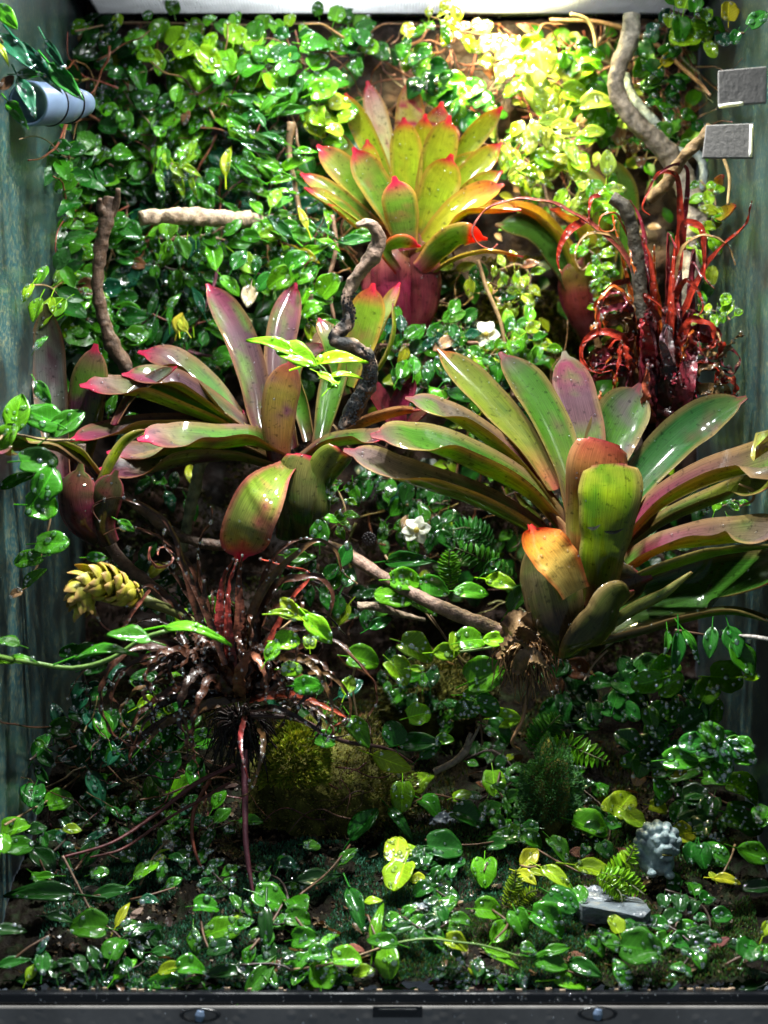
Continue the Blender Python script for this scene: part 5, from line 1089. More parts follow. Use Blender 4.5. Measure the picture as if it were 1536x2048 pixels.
# ------------------------------------------------------------------ single leaves read off the photograph
V_ = vine
V_('front runner of large leaves at the left edge with one upright leaf', 'oval', 'bright', 50, 0, [(150, 880), (90, 880), (40, 870), (-5, 880)], .05, 'tan', leaves=[
 (35, 827, 82, 80, 'o', 'bright'), (83, 832, 74, 150, 'r', 'mid'), (135, 847, 82, 42, 'o', 'mid'), (83, 782, 56, -50, 'o', 'mid'), (13, 872, 52, 60, 'r', 'bright'), (80, 922, 72, 10, 'r', 'mid'), (95, 962, 66, 55, 'r', 'mid'), (35, 957, 96, 20, 'l', 'mid'), (87, 1012, 66, 0, 'r', 'mid'), (80, 684, 36, 60, 'o', 'mid')], cat='vine', up=.2)
V_('hanging strand with three leaves and a dry tip along the left pane', 'oval', 'bright', 50, 0, [(100, 1000), (100, 1040), (90, 1080), (75, 1130), (45, 1180)], .06, 'tan', leaves=[
 (105, 1087, 66, -10, 'r', 'mid'), (55, 1121, 52, 200, 'r', 'mid'), (68, 1154, 56, 45, 'o', 'bright'), (32, 1187, 30, 220, 'o', 'straw'), (253, 1051, 38, -30, 'o', 'mid'), (193, 1114, 44, 0, 'o', 'mid')])
V_('long arching green runner with flat pointed leaves crossing the brown plant at lower left', 'lance', 'bright', 50, 0, [(-10, 1312), (60, 1325), (150, 1336), (220, 1318), (290, 1275), (340, 1260)], .03, 'green', sr=.0017, leaves=[
 (258, 1274, 84, 178, 'o', 'mid', 3), (210, 1301, 120, 12, 'l', 'mid', 3), (45, 1311, 54, 0, 'l', 'bright', 2), (13, 1286, 56, 140, 'o', 'mid', 3), (390, 1250, 124, -12, 'l', 'bright', 4), (8, 1325, 40, 180, 'o', 'lime', 2)], up=1.6)
V_('fresh lime sprig arching over the middle of the left bromeliad', 'lance', 'lime', 50, 0, [(560, 700), (620, 720), (650, 740), (660, 770)], .08, 'green', leaves=[
 (540, 690, 100, 155, 'l', 'lime', 4), (590, 708, 92, -40, 'o', 'lime', 4), (675, 717, 112, 4, 'l', 'lime', 4), (690, 745, 60, 5, 'l', 'lime', 2), (672, 762, 54, 55, 'l', 'lime', 2), (655, 758, 50, -50, 'l', 'lime', 2)], up=.7)
V_('lime leaves catching light in the middle of the dark brown plant', 'oval', 'lime', 50, 0, [(560, 1260), (600, 1235), (630, 1260), (610, 1300)], .06, 'tan', leaves=[
 (578, 1213, 52, 140, 'o', 'yg'), (600, 1230, 84, 2, 'l', 'yg'), (636, 1258, 76, -50, 'o', 'lime'), (562, 1226, 50, 175, 'l', 'yg'), (576, 1282, 46, 0, 'r', 'lime'), (618, 1282, 30, 90, 'r', 'yg'), (585, 1338, 40, 0, 'r', 'lime'), (545, 1300, 50, 60, 'o', 'bright'), (615, 1370, 50, 0, 'r', 'mid')])
V_('bright leaves behind the drooping left side of the dark brown plant', 'oval', 'lime', 50, 0, [(240, 1480), (280, 1440), (330, 1400), (370, 1370)], .12, 'tan', leaves=[
 (300, 1401, 56, 30, 'o', 'lime'), (340, 1419, 38, -60, 'o', 'lime'), (355, 1365, 50, 110, 'o', 'bright'), (300, 1448, 60, 20, 'l', 'lime'), (330, 1438, 50, -30, 'l', 'lime'), (275, 1455, 40, 150, 'l', 'lime'), (235, 1340, 44, 60, 'r', 'teal'), (320, 1305, 60, 20, 'o', 'mid'), (365, 1235, 40, 70, 'o', 'lime'), (430, 1225, 90, 20, 'o', 'mid')])
V_('single bright pair of leaves right of the dark brown plant', 'round', 'bright', 50, 0, [(690, 1290), (710, 1320), (705, 1360), (715, 1440)], .11, 'tan', leaves=[
 (728, 1319, 60, -10, 'r', 'bright'), (698, 1371, 44, 70, 'o', 'lime'), (718, 1459, 74, -60, 'o', 'bright'), (650, 1480, 40, 0, 'r', 'mid'), (595, 1114, 54, -5, 'o', 'mid'), (640, 1064, 50, 90, 'r', 'mid'), (690, 1110, 50, 60, 'o', 'deep')])
V_('flat bright leaves above and under the long stick', 'round', 'bright', 50, 0, [(770, 1110), (800, 1160), (830, 1200), (880, 1260)], .15, 'tan', leaves=[
 (818, 1119, 104, 0, 'l', 'deep', 6), (813, 1159, 64, 5, 'r', 'bright', 10), (785, 1189, 72, 170, 'r', 'bright', 10), (868, 1174, 66, -30, 'o', 'mid', 10), (845, 1211, 66, -30, 'o', 'bright', 5), (943, 1184, 70, 0, 'o', 'mid', 6), (1003, 1164, 72, -25, 'o', 'lime', 8), (1038, 1194, 68, 50, 'o', 'mid', 5), (985, 1130, 50, 40, 'o', 'deep', 4), (760, 1245, 50, 30, 'o', 'deep', 3)])
V_('lime round leaves on a thin yellow runner left of the root ball', 'round', 'lime', 50, 0, [(770, 1345), (820, 1318), (880, 1308), (950, 1300), (1010, 1290)], .10, 'green', leaves=[
 (833, 1296, 66, -30, 'r', 'lime', 10), (798, 1341, 56, -60, 'r', 'lime', 8), (893, 1304, 58, 5, 'o', 'lime', 4), (945, 1279, 56, 20, 'r', 'bright', 8), (908, 1281, 40, 80, 'r', 'yg', 2), (990, 1281, 48, 0, 'o', 'lime', 2), (835, 1337, 30, 0, 'o', 'lime', 2)], sr=.0010)
V_('stack of round leaves hanging below the root ball, left', 'round', 'bright', 50, 0, [(860, 1230), (900, 1290), (940, 1360), (955, 1400), (965, 1490)], .12, 'brown', leaves=[
 (973, 1349, 76, 20, 'r', 'bright', 8), (953, 1391, 56, 0, 'o', 'bright', 5), (933, 1416, 56, 200, 'r', 'mid', 14), (975, 1414, 50, -30, 'r', 'mid', 8), (1013, 1436, 56, 0, 'r', 'lime', 5), (1000, 1464, 54, -30, 'r', 'deep', 8), (840, 1429, 48, 20, 'r', 'lime', 5), (890, 1479, 34, 0, 'r', 'bright', 3), (838, 1484, 84, 0, 'o', 'deep', 6), (788, 1464, 48, 100, 'r', 'deep', 3), (783, 1524, 78, -20, 'o', 'yg', 3), (860, 1500, 50, 40, 'o', 'deep')])
V_('dark narrow leaves hanging under the lowest bromeliad leaf at right', 'lance', 'deep', 50, 0, [(1350, 1260), (1400, 1268), (1450, 1275), (1500, 1290)], .075, 'brown', leaves=[
 (1355, 1306, 86, -95, 'l', 'deep', 4), (1387, 1289, 72, -62, 'l', 'mid', 6), (1423, 1284, 62, -90, 'o', 'deep', 5), (1465, 1284, 64, -80, 'o', 'deep', 4), (1483, 1319, 78, -62, 'o', 'mid', 4), (1503, 1354, 34, 0, 'o', 'lime', 4), (1335, 1285, 50, -100, 'l', 'mid', 4)])
# ---- lower right
V_('dewy mid green leaves trailing down the right side below the big bromeliad', 'round', ('mid', 'bright', 'deep'), 54, 12, [(1300, 1340), (1330, 1380), (1380, 1400), (1420, 1430)], .14, 'tan', leaves=[(1453, 1354, 66, 0, 'r', 'bright', 6), (1318, 1439, 72, 80, 'r', 'mid', 14), (1303, 1478, 70, -90, 'o', 'mid', 14), (1368, 1431, 64, -20, 'o', 'mid', 8)], seed=3, nb=9)
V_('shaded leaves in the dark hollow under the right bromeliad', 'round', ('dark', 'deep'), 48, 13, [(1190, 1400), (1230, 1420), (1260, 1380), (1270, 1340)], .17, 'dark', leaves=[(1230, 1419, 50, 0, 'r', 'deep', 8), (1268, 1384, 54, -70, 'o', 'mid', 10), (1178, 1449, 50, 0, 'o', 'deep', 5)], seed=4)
V_('dewy leaves against the right pane at lower mid height', 'round', ('mid', 'deep'), 50, 11, [(1428, 1474), (1400, 1500), (1440, 1520), (1480, 1490)], .07, 'tan', leaves=[(1413, 1504, 60, 0, 'r', 'mid', 12), (1363, 1519, 66, 0, 'r', 'mid', 12), (1438, 1529, 66, -20, 'r', 'bright', 12), (1473, 1486, 38, 0, 'r', 'mid', 8)], seed=5, nb=10)
def GV(label, leaves, line, stemc='brown', n=0, kind='round', tones='mid', size=50, lift=.012, up=.8, seed=0, nb=9):
    return vine(label, kind, tones, size, n, line, 0, stemc, seed=seed, up=up, nb=nb, leaves=leaves, lift=lift)
GV('large pale dewy leaves piled against the right pane near the bottom', [(1488, 1643, 86, -40, 'r', 'mid', 26), (1493, 1583, 84, -30, 'r', 'bright', 22), (1418, 1621, 68, -100, 'r', 'deep', 14), (1438, 1556, 66, -20, 'r', 'mid', 10), (1368, 1540, 72, 10, 'r', 'mid', 6), (1532, 1635, 60, -90, 'r', 'mid', 14), (1445, 1650, 44, -100, 'o', 'deep', 4)], [(1380, 1560), (1440, 1600), (1500, 1620)])
GV('three leaves and a yellow one on a forked stem by the right pane', [(1433, 1711, 64, -50, 'r', 'mid', 16), (1508, 1711, 80, -20, 'o', 'mid', 3), (1455, 1759, 58, -12, 'o', 'yellow', 2), (1425, 1752, 24, 110, 'o', 'yellow', 0), (1517, 1775, 70, 0, 'o', 'dark', 3)], [(1470, 1690), (1462, 1715), (1447, 1745)], 'tan')
GV('dim leaves at the right edge of the soil, lowest ones', [(1498, 1896, 60, 60, 'r', 'deep', 6), (1498, 1960, 110, 10, 'o', 'dark', 2), (1530, 1856, 46, 60, 'o', 'yg', 3), (1475, 1890, 50, 170, 'o', 'dark', 6), (1528, 1905, 40, 90, 'r', 'mid', 4)], [(1450, 1930), (1490, 1910), (1525, 1900)])
GV('yellow green trio beside the grey statue head', [(1248, 1606, 70, 60, 'r', 'yg', 6), (1268, 1636, 54, -60, 'r', 'yg', 4), (1318, 1616, 40, -20, 'r', 'yg', 2), (1225, 1610, 50, 180, 'r', 'yg', 2)], [(1270, 1640), (1290, 1620), (1345, 1590)])
GV('single smooth bright oval leaf left of the grey statue', [(1180, 1654, 76, -20, 'r', 'bright', 0)], [(1200, 1670), (1180, 1654)])
GV('yellow green leaves resting over the grey slate', [(1198, 1743, 108, -12, 'o', 'yg', 14), (1118, 1699, 62, -70, 'r', 'mid', 14), (1065, 1681, 50, -30, 'r', 'mid', 10), (1113, 1753, 80, -48, 'o', 'yg', 6)], [(1060, 1690), (1110, 1720), (1160, 1745)])
GV('yellow sprig of three pointed leaves left of the slate', [(1060, 1716, 60, 55, 'o', 'yellow', 3), (1053, 1753, 62, -50, 'o', 'yellow', 3), (1075, 1745, 40, -20, 'o', 'yg', 2)], [(1040, 1730), (1060, 1735), (1080, 1730)], 'tan')
GV('overlapping dewy dark leaves in front of the slate', [(1125, 1803, 74, -40, 'r', 'deep', 14), (1155, 1795, 50, -80, 'r', 'mid', 6), (1100, 1843, 84, -30, 'r', 'mid', 18)], [(1150, 1780), (1130, 1800), (1100, 1840)])
GV('bright leaves on a fork in the front middle of the moss', [(980, 1821, 62, 0, 'r', 'bright', 4), (1038, 1843, 56, -70, 'r', 'mid', 8), (1000, 1863, 66, 48, 'o', 'bright', 5)], [(985, 1820), (1015, 1845), (990, 1880)])
GV('round leaf with a large white water glint in the middle foreground', [(968, 1743, 64, -90, 'r', 'bright', 8)], [(975, 1725), (968, 1743)])
GV('long pale green runner with drooping leaves along the bottom front', [(883, 1887, 48, -60, 'o', 'mid', 4), (913, 1908, 68, -55, 'l', 'deep', 8), (1003, 1918, 86, -55, 'l', 'bright', 4), (915, 1885, 50, -20, 'r', 'yg', 2), (765, 1880, 70, 160, 'o', 'mid', 4), (1058, 1898, 34, 0, 'r', 'mid', 8)], [(760, 1896), (800, 1885), (850, 1878), (910, 1884), (970, 1892), (1030, 1910), (1070, 1920)], 'green', lift=.022)
GV('cluster of folded leaves at the front right of centre behind the rail', [(1158, 1961, 108, 5, 'o', 'bright', 3), (1100, 1926, 78, -20, 'o', 'mid', 3), (1113, 1899, 60, 30, 'o', 'mid', 3), (1170, 1935, 80, -30, 'o', 'deep', 3)], [(1070, 1925), (1130, 1940), (1190, 1965)], lift=.008)
GV('dewy leaf with white patches in front of the slate at right', [(1285, 1898, 88, -10, 'r', 'mid', 10)], [(1320, 1910), (1285, 1898)])
GV('upright oval leaf crowded with water beads behind the rail', [(1245, 1946, 80, 95, 'o', 'mid', 34), (1245, 1946, 2, 95, 'o', 'mid', 0)], [(1250, 1985), (1247, 1950)], lift=.006)
GV('lit leaves at the very bottom right of the middle latch', [(1048, 1973, 50, 160, 'o', 'yg', 3), (1008, 1965, 50, 90, 'r', 'mid', 12), (985, 1966, 44, 60, 'r', 'deep', 10), (1010, 1985, 36, 0, 'o', 'mid', 4)], [(980, 1985), (1020, 1975), (1060, 1985)], lift=.004)
GV('leaves behind the rail right above the middle latch', [(775, 1928, 66, -80, 'r', 'bright', 4), (788, 1978, 54, 0, 'o', 'mid', 2), (832, 1982, 34, 0, 'o', 'bright', 2)], [(760, 1950), (790, 1970), (830, 1985)], lift=.004)
GV('two yellow mottled leaves with heavy dew left of the moss patch', [(795, 1696, 68, 80, 'r', 'yellow', 16), (800, 1755, 72, -90, 'r', 'yg', 8), (820, 1700, 40, 0, 'r', 'yg', 5)], [(790, 1720), (800, 1740), (810, 1770)], 'tan')
GV('rounded bright leaves in a cluster below centre', [(843, 1561, 64, 80, 'r', 'yg', 6), (805, 1593, 66, -90, 'r', 'lime', 8), (860, 1610, 54, -60, 'r', 'mid', 4), (925, 1591, 40, 10, 'r', 'lime', 2), (935, 1630, 66, -30, 'r', 'deep', 10)], [(820, 1610), (860, 1590), (920, 1600)])
GV('single nodding bright leaf over a small folded one below centre right', [(988, 1567, 62, -90, 'r', 'lime', 3), (1010, 1608, 46, -80, 'l', 'mid', 2)], [(1000, 1545), (995, 1570), (1010, 1600)])
GV('dewy dark round leaves scattered below the bright cluster', [(890, 1695, 74, 0, 'r', 'deep', 8), (1013, 1671, 60, -20, 'r', 'mid', 12), (800, 1640, 100, -62, 'l', 'deep', 2), (995, 1690, 40, 0, 'r', 'deep', 8)], [(850, 1680), (930, 1690), (1010, 1680)])
# ---- lower left
GV('dewy leaves at the left edge above the long dark leaf', [(28, 1658, 64, 30, 'r', 'bright', 6), (5, 1683, 50, 80, 'r', 'bright', 4), (40, 1692, 58, 0, 'r', 'mid', 4), (72, 1660, 50, 20, 'o', 'dark', 2), (65, 1590, 56, -95, 'r', 'deep', 6), (120, 1601, 54, 30, 'r', 'bright', 5), (75, 1612, 40, -90, 'r', 'deep', 2)], [(10, 1650), (60, 1620), (110, 1590), (160, 1550)], 'tan')
GV('long dark glossy leaf lying flat at the lower left corner', [(78, 1786, 165, 176, 'l', 'dark', 6), (85, 1720, 76, -60, 'o', 'dark', 2), (83, 1754, 60, 180, 'l', 'mid', 2)], [(150, 1790), (100, 1760), (80, 1720)])
GV('dark lance leaf pointing right beside the long dark leaf', [(228, 1786, 98, 2, 'l', 'dark', 3)], [(175, 1795), (200, 1790)])
GV('bright oval leaf and its neighbours on the soil at lower left', [(175, 1851, 76, 175, 'r', 'mid', 3), (233, 1893, 60, 80, 'r', 'mid', 6), (248, 1935, 64, 65, 'o', 'bright', 4), (245, 1826, 66, 68, 'l', 'yellow', 1), (293, 1851, 100, 45, 'l', 'dark', 2)], [(210, 1850), (235, 1870), (250, 1910)])
GV('upright dewy leaf right of the dark red roots', [(293, 1738, 70, 62, 'o', 'bright', 12), (333, 1667, 54, 62, 'o', 'bright', 8), (325, 1700, 30, 45, 'l', 'lime', 0)], [(280, 1770), (310, 1710), (335, 1680)], 'tan')
GV('bluish glinting lance leaves under the left roots', [(193, 1673, 70, 55, 'l', 'teal', 10), (180, 1705, 66, 70, 'o', 'deep', 8), (200, 1745, 40, 20, 'r', 'mid', 8), (258, 1715, 34, 0, 'r', 'mid', 8)], [(150, 1740), (190, 1700), (240, 1720)])
GV('long glinting leaves under the dark brown plant', [(303, 1566, 98, 85, 'l', 'mid', 4), (375, 1566, 116, 42, 'l', 'bright', 6), (200, 1579, 94, 40, 'l', 'teal', 10), (373, 1617, 40, 60, 'o', 'teal', 8), (400, 1644, 34, 10, 'r', 'teal', 6), (295, 1626, 38, 20, 'o', 'teal', 10), (440, 1600, 50, 70, 'o', 'mid', 4)], [(280, 1600), (330, 1590), (400, 1560)])
GV('pale dewy leaf with its dark neighbours at bottom left of centre', [(448, 1857, 76, 25, 'r', 'bright', 18), (413, 1811, 52, 0, 'r', 'mid', 10), (388, 1881, 62, -70, 'o', 'mid', 8), (385, 1933, 62, 20, 'r', 'mid', 10), (440, 1895, 56, -10, 'r', 'dark', 6), (340, 1937, 54, 20, 'o', 'yg', 1), (487, 1850, 50, 40, 'o', 'mid', 10), (350, 1340+545, 20, 0, 'r', 'deep')], [(400, 1830), (410, 1880), (430, 1920)])
GV('leaf row along the rail at bottom left of centre', [(328, 1966, 92, 175, 'o', 'mid', 2), (393, 1979, 54, 0, 'r', 'bright', 2), (430, 1974, 42, 40, 'o', 'bright', 1), (473, 1977, 46, 10, 'o', 'bright', 1), (225, 1977, 82, 0, 'o', 'mid', 3), (133, 1977, 36, 100, 'l', 'mid', 1), (180, 1985, 60, 0, 'o', 'deep', 1)], [(120, 1988), (250, 1985), (400, 1988), (500, 1988)], lift=.004)
GV('tall dark lance leaves left of centre behind the rail', [(530, 1858, 122, -88, 'l', 'dark', 4), (455, 1942, 110, 5, 'l', 'dark', 3), (540, 1799, 72, -30, 'r', 'mid', 12), (590, 1802, 66, 100, 'r', 'mid', 8)], [(500, 1900), (540, 1850), (570, 1800)])
GV('slender curved leaf leaning right at the front left of centre', [(525, 1951, 112, 52, 'l', 'mid', 2), (553, 1968, 46, 0, 'r', 'deep', 8)], [(505, 1985), (515, 1960)])
GV('round dewy pair above the rail left of the latch', [(598, 1837, 56, 0, 'r', 'mid', 10), (610, 1877, 56, 0, 'r', 'mid', 8), (660, 1872, 70, 62, 'l', 'bright', 8), (640, 1908, 44, 10, 'r', 'mid', 10), (580, 1910, 30, 0, 'r', 'dark', 3)], [(580, 1820), (610, 1860), (640, 1900)])
GV('bright upright pair of leaves on a runner left of the latch', [(643, 1946, 66, 80, 'r', 'bright', 8), (695, 1919, 60, 10, 'r', 'bright', 14), (690, 1960, 50, -40, 'o', 'mid', 3), (728, 1945, 50, 0, 'o', 'yg', 1)], [(580, 1940), (650, 1930), (720, 1910), (760, 1896)], 'tan')
GV('tall pointed bright leaf with a dark twin at the bottom centre', [(753, 1842, 106, 88, 'l', 'bright', 4), (715, 1816, 118, -72, 'l', 'deep', 6), (745, 1800, 40, 0, 'o', 'yg', 1)], [(760, 1900), (750, 1870), (735, 1830)])
GV('large shaded leaves in the dark left of the mossy mound foot', [(640, 1757, 110, 22, 'l', 'dark', 2), (728, 1648, 90, 62, 'o', 'deep', 2), (695, 1711, 56, 60, 'o', 'mid', 8), (580, 1729, 40, 0, 'r', 'teal', 10), (625, 1690, 36, 0, 'r', 'mid', 8)], [(600, 1790), (660, 1740), (700, 1690)])
GV('dark leaf and glints in the corner above the left end of the rail', [(30, 1926, 76, 22, 'l', 'deep', 2), (85, 1890, 46, 60, 'l', 'teal', 8), (20, 1860, 70, 20, 'o', 'dark', 4), (70, 1960, 80, 0, 'l', 'dark', 2), (130, 1925, 60, 30, 'l', 'dark', 3)], [(0, 1945), (50, 1900), (100, 1870)])
GV('small dewy leaves around the first pale glints at left of the moss', [(348, 1765, 40, 40, 'o', 'mid', 10), (300, 1800, 36, 0, 'r', 'teal', 6), (265, 1850, 40, 30, 'r', 'mid', 8), (120, 1835, 60, 0, 'o', 'dark', 3)], [(260, 1800), (300, 1790), (350, 1775)])
# filler vines low down, in shade
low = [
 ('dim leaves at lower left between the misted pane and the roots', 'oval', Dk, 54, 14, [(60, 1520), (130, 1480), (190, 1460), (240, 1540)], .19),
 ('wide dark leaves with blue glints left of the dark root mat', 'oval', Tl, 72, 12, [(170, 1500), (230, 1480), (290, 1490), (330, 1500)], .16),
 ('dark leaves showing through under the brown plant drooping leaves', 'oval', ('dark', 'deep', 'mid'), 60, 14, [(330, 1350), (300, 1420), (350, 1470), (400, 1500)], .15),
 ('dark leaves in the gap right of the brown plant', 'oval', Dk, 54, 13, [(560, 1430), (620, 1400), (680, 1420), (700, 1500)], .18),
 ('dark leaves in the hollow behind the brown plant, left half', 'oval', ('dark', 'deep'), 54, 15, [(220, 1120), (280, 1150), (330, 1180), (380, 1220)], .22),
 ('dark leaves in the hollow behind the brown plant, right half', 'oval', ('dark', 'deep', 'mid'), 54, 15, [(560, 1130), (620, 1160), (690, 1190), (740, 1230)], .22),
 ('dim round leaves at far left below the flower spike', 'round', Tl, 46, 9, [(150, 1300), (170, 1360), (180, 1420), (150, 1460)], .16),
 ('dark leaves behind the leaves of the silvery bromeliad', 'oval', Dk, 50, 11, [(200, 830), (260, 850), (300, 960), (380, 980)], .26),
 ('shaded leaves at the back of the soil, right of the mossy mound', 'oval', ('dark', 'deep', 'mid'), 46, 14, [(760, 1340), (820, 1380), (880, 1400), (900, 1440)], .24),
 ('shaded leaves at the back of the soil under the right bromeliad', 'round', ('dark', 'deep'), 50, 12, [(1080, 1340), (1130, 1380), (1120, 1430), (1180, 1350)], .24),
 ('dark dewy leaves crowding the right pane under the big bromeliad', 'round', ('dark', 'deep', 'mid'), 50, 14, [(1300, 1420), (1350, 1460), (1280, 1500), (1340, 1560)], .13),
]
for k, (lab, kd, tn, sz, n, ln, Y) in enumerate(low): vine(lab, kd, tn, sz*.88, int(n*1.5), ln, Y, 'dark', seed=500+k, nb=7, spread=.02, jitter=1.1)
lowg = [
 ('fringe of small leaves pressed against the rail at left', 'oval', ('deep', 'mid', 'dark'), 42, 12, [(20, 1990), (150, 1985), (300, 1990), (420, 1984)]),
 ('fringe of small leaves pressed against the rail right of centre', 'oval', ('deep', 'mid', 'bright'), 40, 12, [(860, 1988), (1000, 1984), (1180, 1988), (1290, 1984)]),
 ('fringe of small leaves pressed against the rail at far right', 'oval', ('deep', 'dark'), 42, 9, [(1290, 1986), (1380, 1984), (1460, 1988), (1530, 1984)]),
 ('small shaded leaves on the soil in front of the grey slate', 'round', ('deep', 'mid', 'dark'), 46, 8, [(1180, 1880), (1230, 1870), (1330, 1850), (1400, 1900)]),
 ('small leaves on dark soil behind the grey slate', 'round', ('deep', 'mid', 'dark'), 44, 8, [(1150, 1660), (1200, 1690), (1210, 1620), (1140, 1560)]),
 ('creeping leaves around the foot of the upright moss column', 'round', ('deep', 'mid'), 44, 9, [(1010, 1640), (1060, 1660), (1040, 1590), (980, 1640)]),
 ('small leaves on the dark soil between the lit cluster and the moss column', 'oval', ('deep', 'dark', 'mid'), 44, 9, [(930, 1520), (980, 1500), (1030, 1540), (960, 1600)]),
 ('creeping dark leaves left of the mossy rock hump', 'oval', ('dark', 'deep', 'mid'), 50, 10, [(240, 1640), (330, 1600), (420, 1660), (470, 1640)]),
 ('creeping leaves over the front moss left of the middle', 'oval', ('deep', 'mid'), 46, 9, [(500, 1740), (560, 1760), (560, 1850), (470, 1820)]),
 ('leaves creeping over the front moss right of the tall pointed pair', 'round', ('deep', 'mid', 'dark'), 46, 9, [(800, 1830), (850, 1860), (900, 1830), (860, 1790)]),
 ('scattered little leaves at the lower right of the statue', 'round', ('deep', 'dark', 'mid'), 42, 8, [(1330, 1780), (1390, 1800), (1420, 1840), (1360, 1940)]),
 ('small leaves creeping over the moss at lower left centre', 'oval', ('mid', 'dark', 'deep'), 44, 12, [(460, 1780), (420, 1740), (380, 1700), (330, 1720)]),
 ('shaded leaves on the moss at the right of centre', 'round', ('dark', 'deep'), 46, 10, [(900, 1800), (860, 1770), (840, 1720), (900, 1740)]),
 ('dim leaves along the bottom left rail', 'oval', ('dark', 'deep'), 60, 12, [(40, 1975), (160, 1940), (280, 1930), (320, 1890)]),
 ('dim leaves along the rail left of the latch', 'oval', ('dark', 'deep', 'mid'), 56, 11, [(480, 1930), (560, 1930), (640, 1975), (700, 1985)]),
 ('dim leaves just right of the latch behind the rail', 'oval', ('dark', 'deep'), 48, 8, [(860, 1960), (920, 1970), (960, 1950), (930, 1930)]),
 ('dark leaves by the foot of the moss mound at lower left', 'oval', Dk, 50, 12, [(60, 1740), (130, 1680), (150, 1640), (240, 1620)]),
 ('dark leaves low at the right behind the dewy pile', 'round', ('dark', 'deep'), 54, 10, [(1350, 1570), (1390, 1620), (1380, 1670), (1420, 1690)]),
]
for k, (lab, kd, tn, sz, n, ln) in enumerate(lowg): GV(lab, [], ln, 'dark', int(n*1.9), kd, tn, sz*.8, .006, .9, 700+k, 6)
# corner plant at top left: long narrow dark dewy leaves in front of the tube
vine('narrow dark dewy leaves hanging in front of the frosted tube at top left', 'lance', 'teal', 50, 0, [(-10, 60), (20, 100), (50, 130), (110, 160)], .04, 'brown', leaves=[
 (30, 105, 110, -55, 'l', 'teal', 12), (75, 130, 120, -50, 'l', 'teal', 14), (108, 110, 76, -60, 'l', 'teal', 10), (52, 195, 90, -75, 'l', 'teal', 10), (35, 225, 80, -50, 'l', 'mid', 3), (130, 165, 100, -50, 'l', 'deep', 6), (12, 30, 62, -50, 'o', 'bright', 2), (5, 100, 50, -60, 'l', 'yg', 1), (60, 150, 60, -10, 'l', 'deep', 6), (15, 165, 40, 40, 'o', 'brown', 1)], up=.2)
# ------------------------------------------------------------------ undergrowth too deep in shade to count
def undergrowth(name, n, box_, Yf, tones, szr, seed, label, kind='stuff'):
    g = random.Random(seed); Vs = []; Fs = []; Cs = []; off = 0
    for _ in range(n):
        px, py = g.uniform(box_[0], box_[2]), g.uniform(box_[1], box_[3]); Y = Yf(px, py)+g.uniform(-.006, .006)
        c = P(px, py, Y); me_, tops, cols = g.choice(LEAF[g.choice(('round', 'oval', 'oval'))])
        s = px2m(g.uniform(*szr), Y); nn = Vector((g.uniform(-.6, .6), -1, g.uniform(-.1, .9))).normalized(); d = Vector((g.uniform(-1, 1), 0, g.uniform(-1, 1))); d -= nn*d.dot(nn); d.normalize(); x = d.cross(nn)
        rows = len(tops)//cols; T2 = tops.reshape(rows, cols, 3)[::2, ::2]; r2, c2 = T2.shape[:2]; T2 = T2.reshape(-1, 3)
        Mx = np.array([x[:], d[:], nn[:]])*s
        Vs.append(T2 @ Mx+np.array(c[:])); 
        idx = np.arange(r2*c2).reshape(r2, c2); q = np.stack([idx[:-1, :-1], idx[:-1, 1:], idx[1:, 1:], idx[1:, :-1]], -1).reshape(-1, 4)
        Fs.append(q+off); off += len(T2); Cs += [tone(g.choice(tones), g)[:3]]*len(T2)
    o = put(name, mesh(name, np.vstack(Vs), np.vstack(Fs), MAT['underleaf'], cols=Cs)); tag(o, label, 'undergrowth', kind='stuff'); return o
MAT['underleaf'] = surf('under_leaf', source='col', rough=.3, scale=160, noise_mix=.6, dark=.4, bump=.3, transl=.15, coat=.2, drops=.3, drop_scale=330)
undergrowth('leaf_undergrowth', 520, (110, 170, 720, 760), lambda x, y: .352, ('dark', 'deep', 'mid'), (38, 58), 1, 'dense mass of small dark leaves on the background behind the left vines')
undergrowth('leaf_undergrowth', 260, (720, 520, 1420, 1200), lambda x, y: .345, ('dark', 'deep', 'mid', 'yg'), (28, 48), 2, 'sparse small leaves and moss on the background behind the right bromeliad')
undergrowth('leaf_undergrowth', 150, (980, 60, 1420, 480), lambda x, y: .355, ('deep', 'mid', 'bright', 'straw', 'pale'), (22, 42), 3, 'small mixed green and pale leaves on the cork at upper right')
# brown rootlets over the cork
def roots(label, n, bx, Yr, cols, seed, wpx=(1.2, 3.2), ln=(40, 190)):
    g = random.Random(seed); G = []
    for _ in range(n):
        x, y = g.uniform(bx[0], bx[2]), g.uniform(bx[1], bx[3]); a = g.uniform(0, 6.28); pts = []; st = g.uniform(*ln)/5
        Y = g.uniform(*Yr)
        for k in range(6):
            pts.append(P(x, y, Y+g.uniform(-.004, .004))); a += g.uniform(-.7, .7); x += math.cos(a)*st; y += math.sin(a)*st
            y = max(y, 48)
        r_ = px2m(g.uniform(*wpx), Y)/1.0
        v, f, c, u = tube(pts, [r_, r_*.5], 5, 0, n=14); k = g.choice(cols); G.append((v, f, [tuple(z*g.uniform(.7, 1.2) for z in k)]*len(v), u))
    J = join(G); o = put('rootlets', mesh('rootlets', J[0], J[1], MAT['crypt'], cols=J[2], uvs=J[3])); return tag(o, label, 'roots', kind='stuff')
roots('tangle of reddish brown rootlets over the cork at the top right', 190, (740, 60, 1400, 330), (.33, .362), [(.20, .07, .04), (.34, .15, .09), (.45, .32, .22)], 4)
roots('loose brown stems among the round leaves at the top left', 130, (130, 60, 740, 560), (.285, .335), [(.28, .10, .05), (.3, .18, .08)], 5)
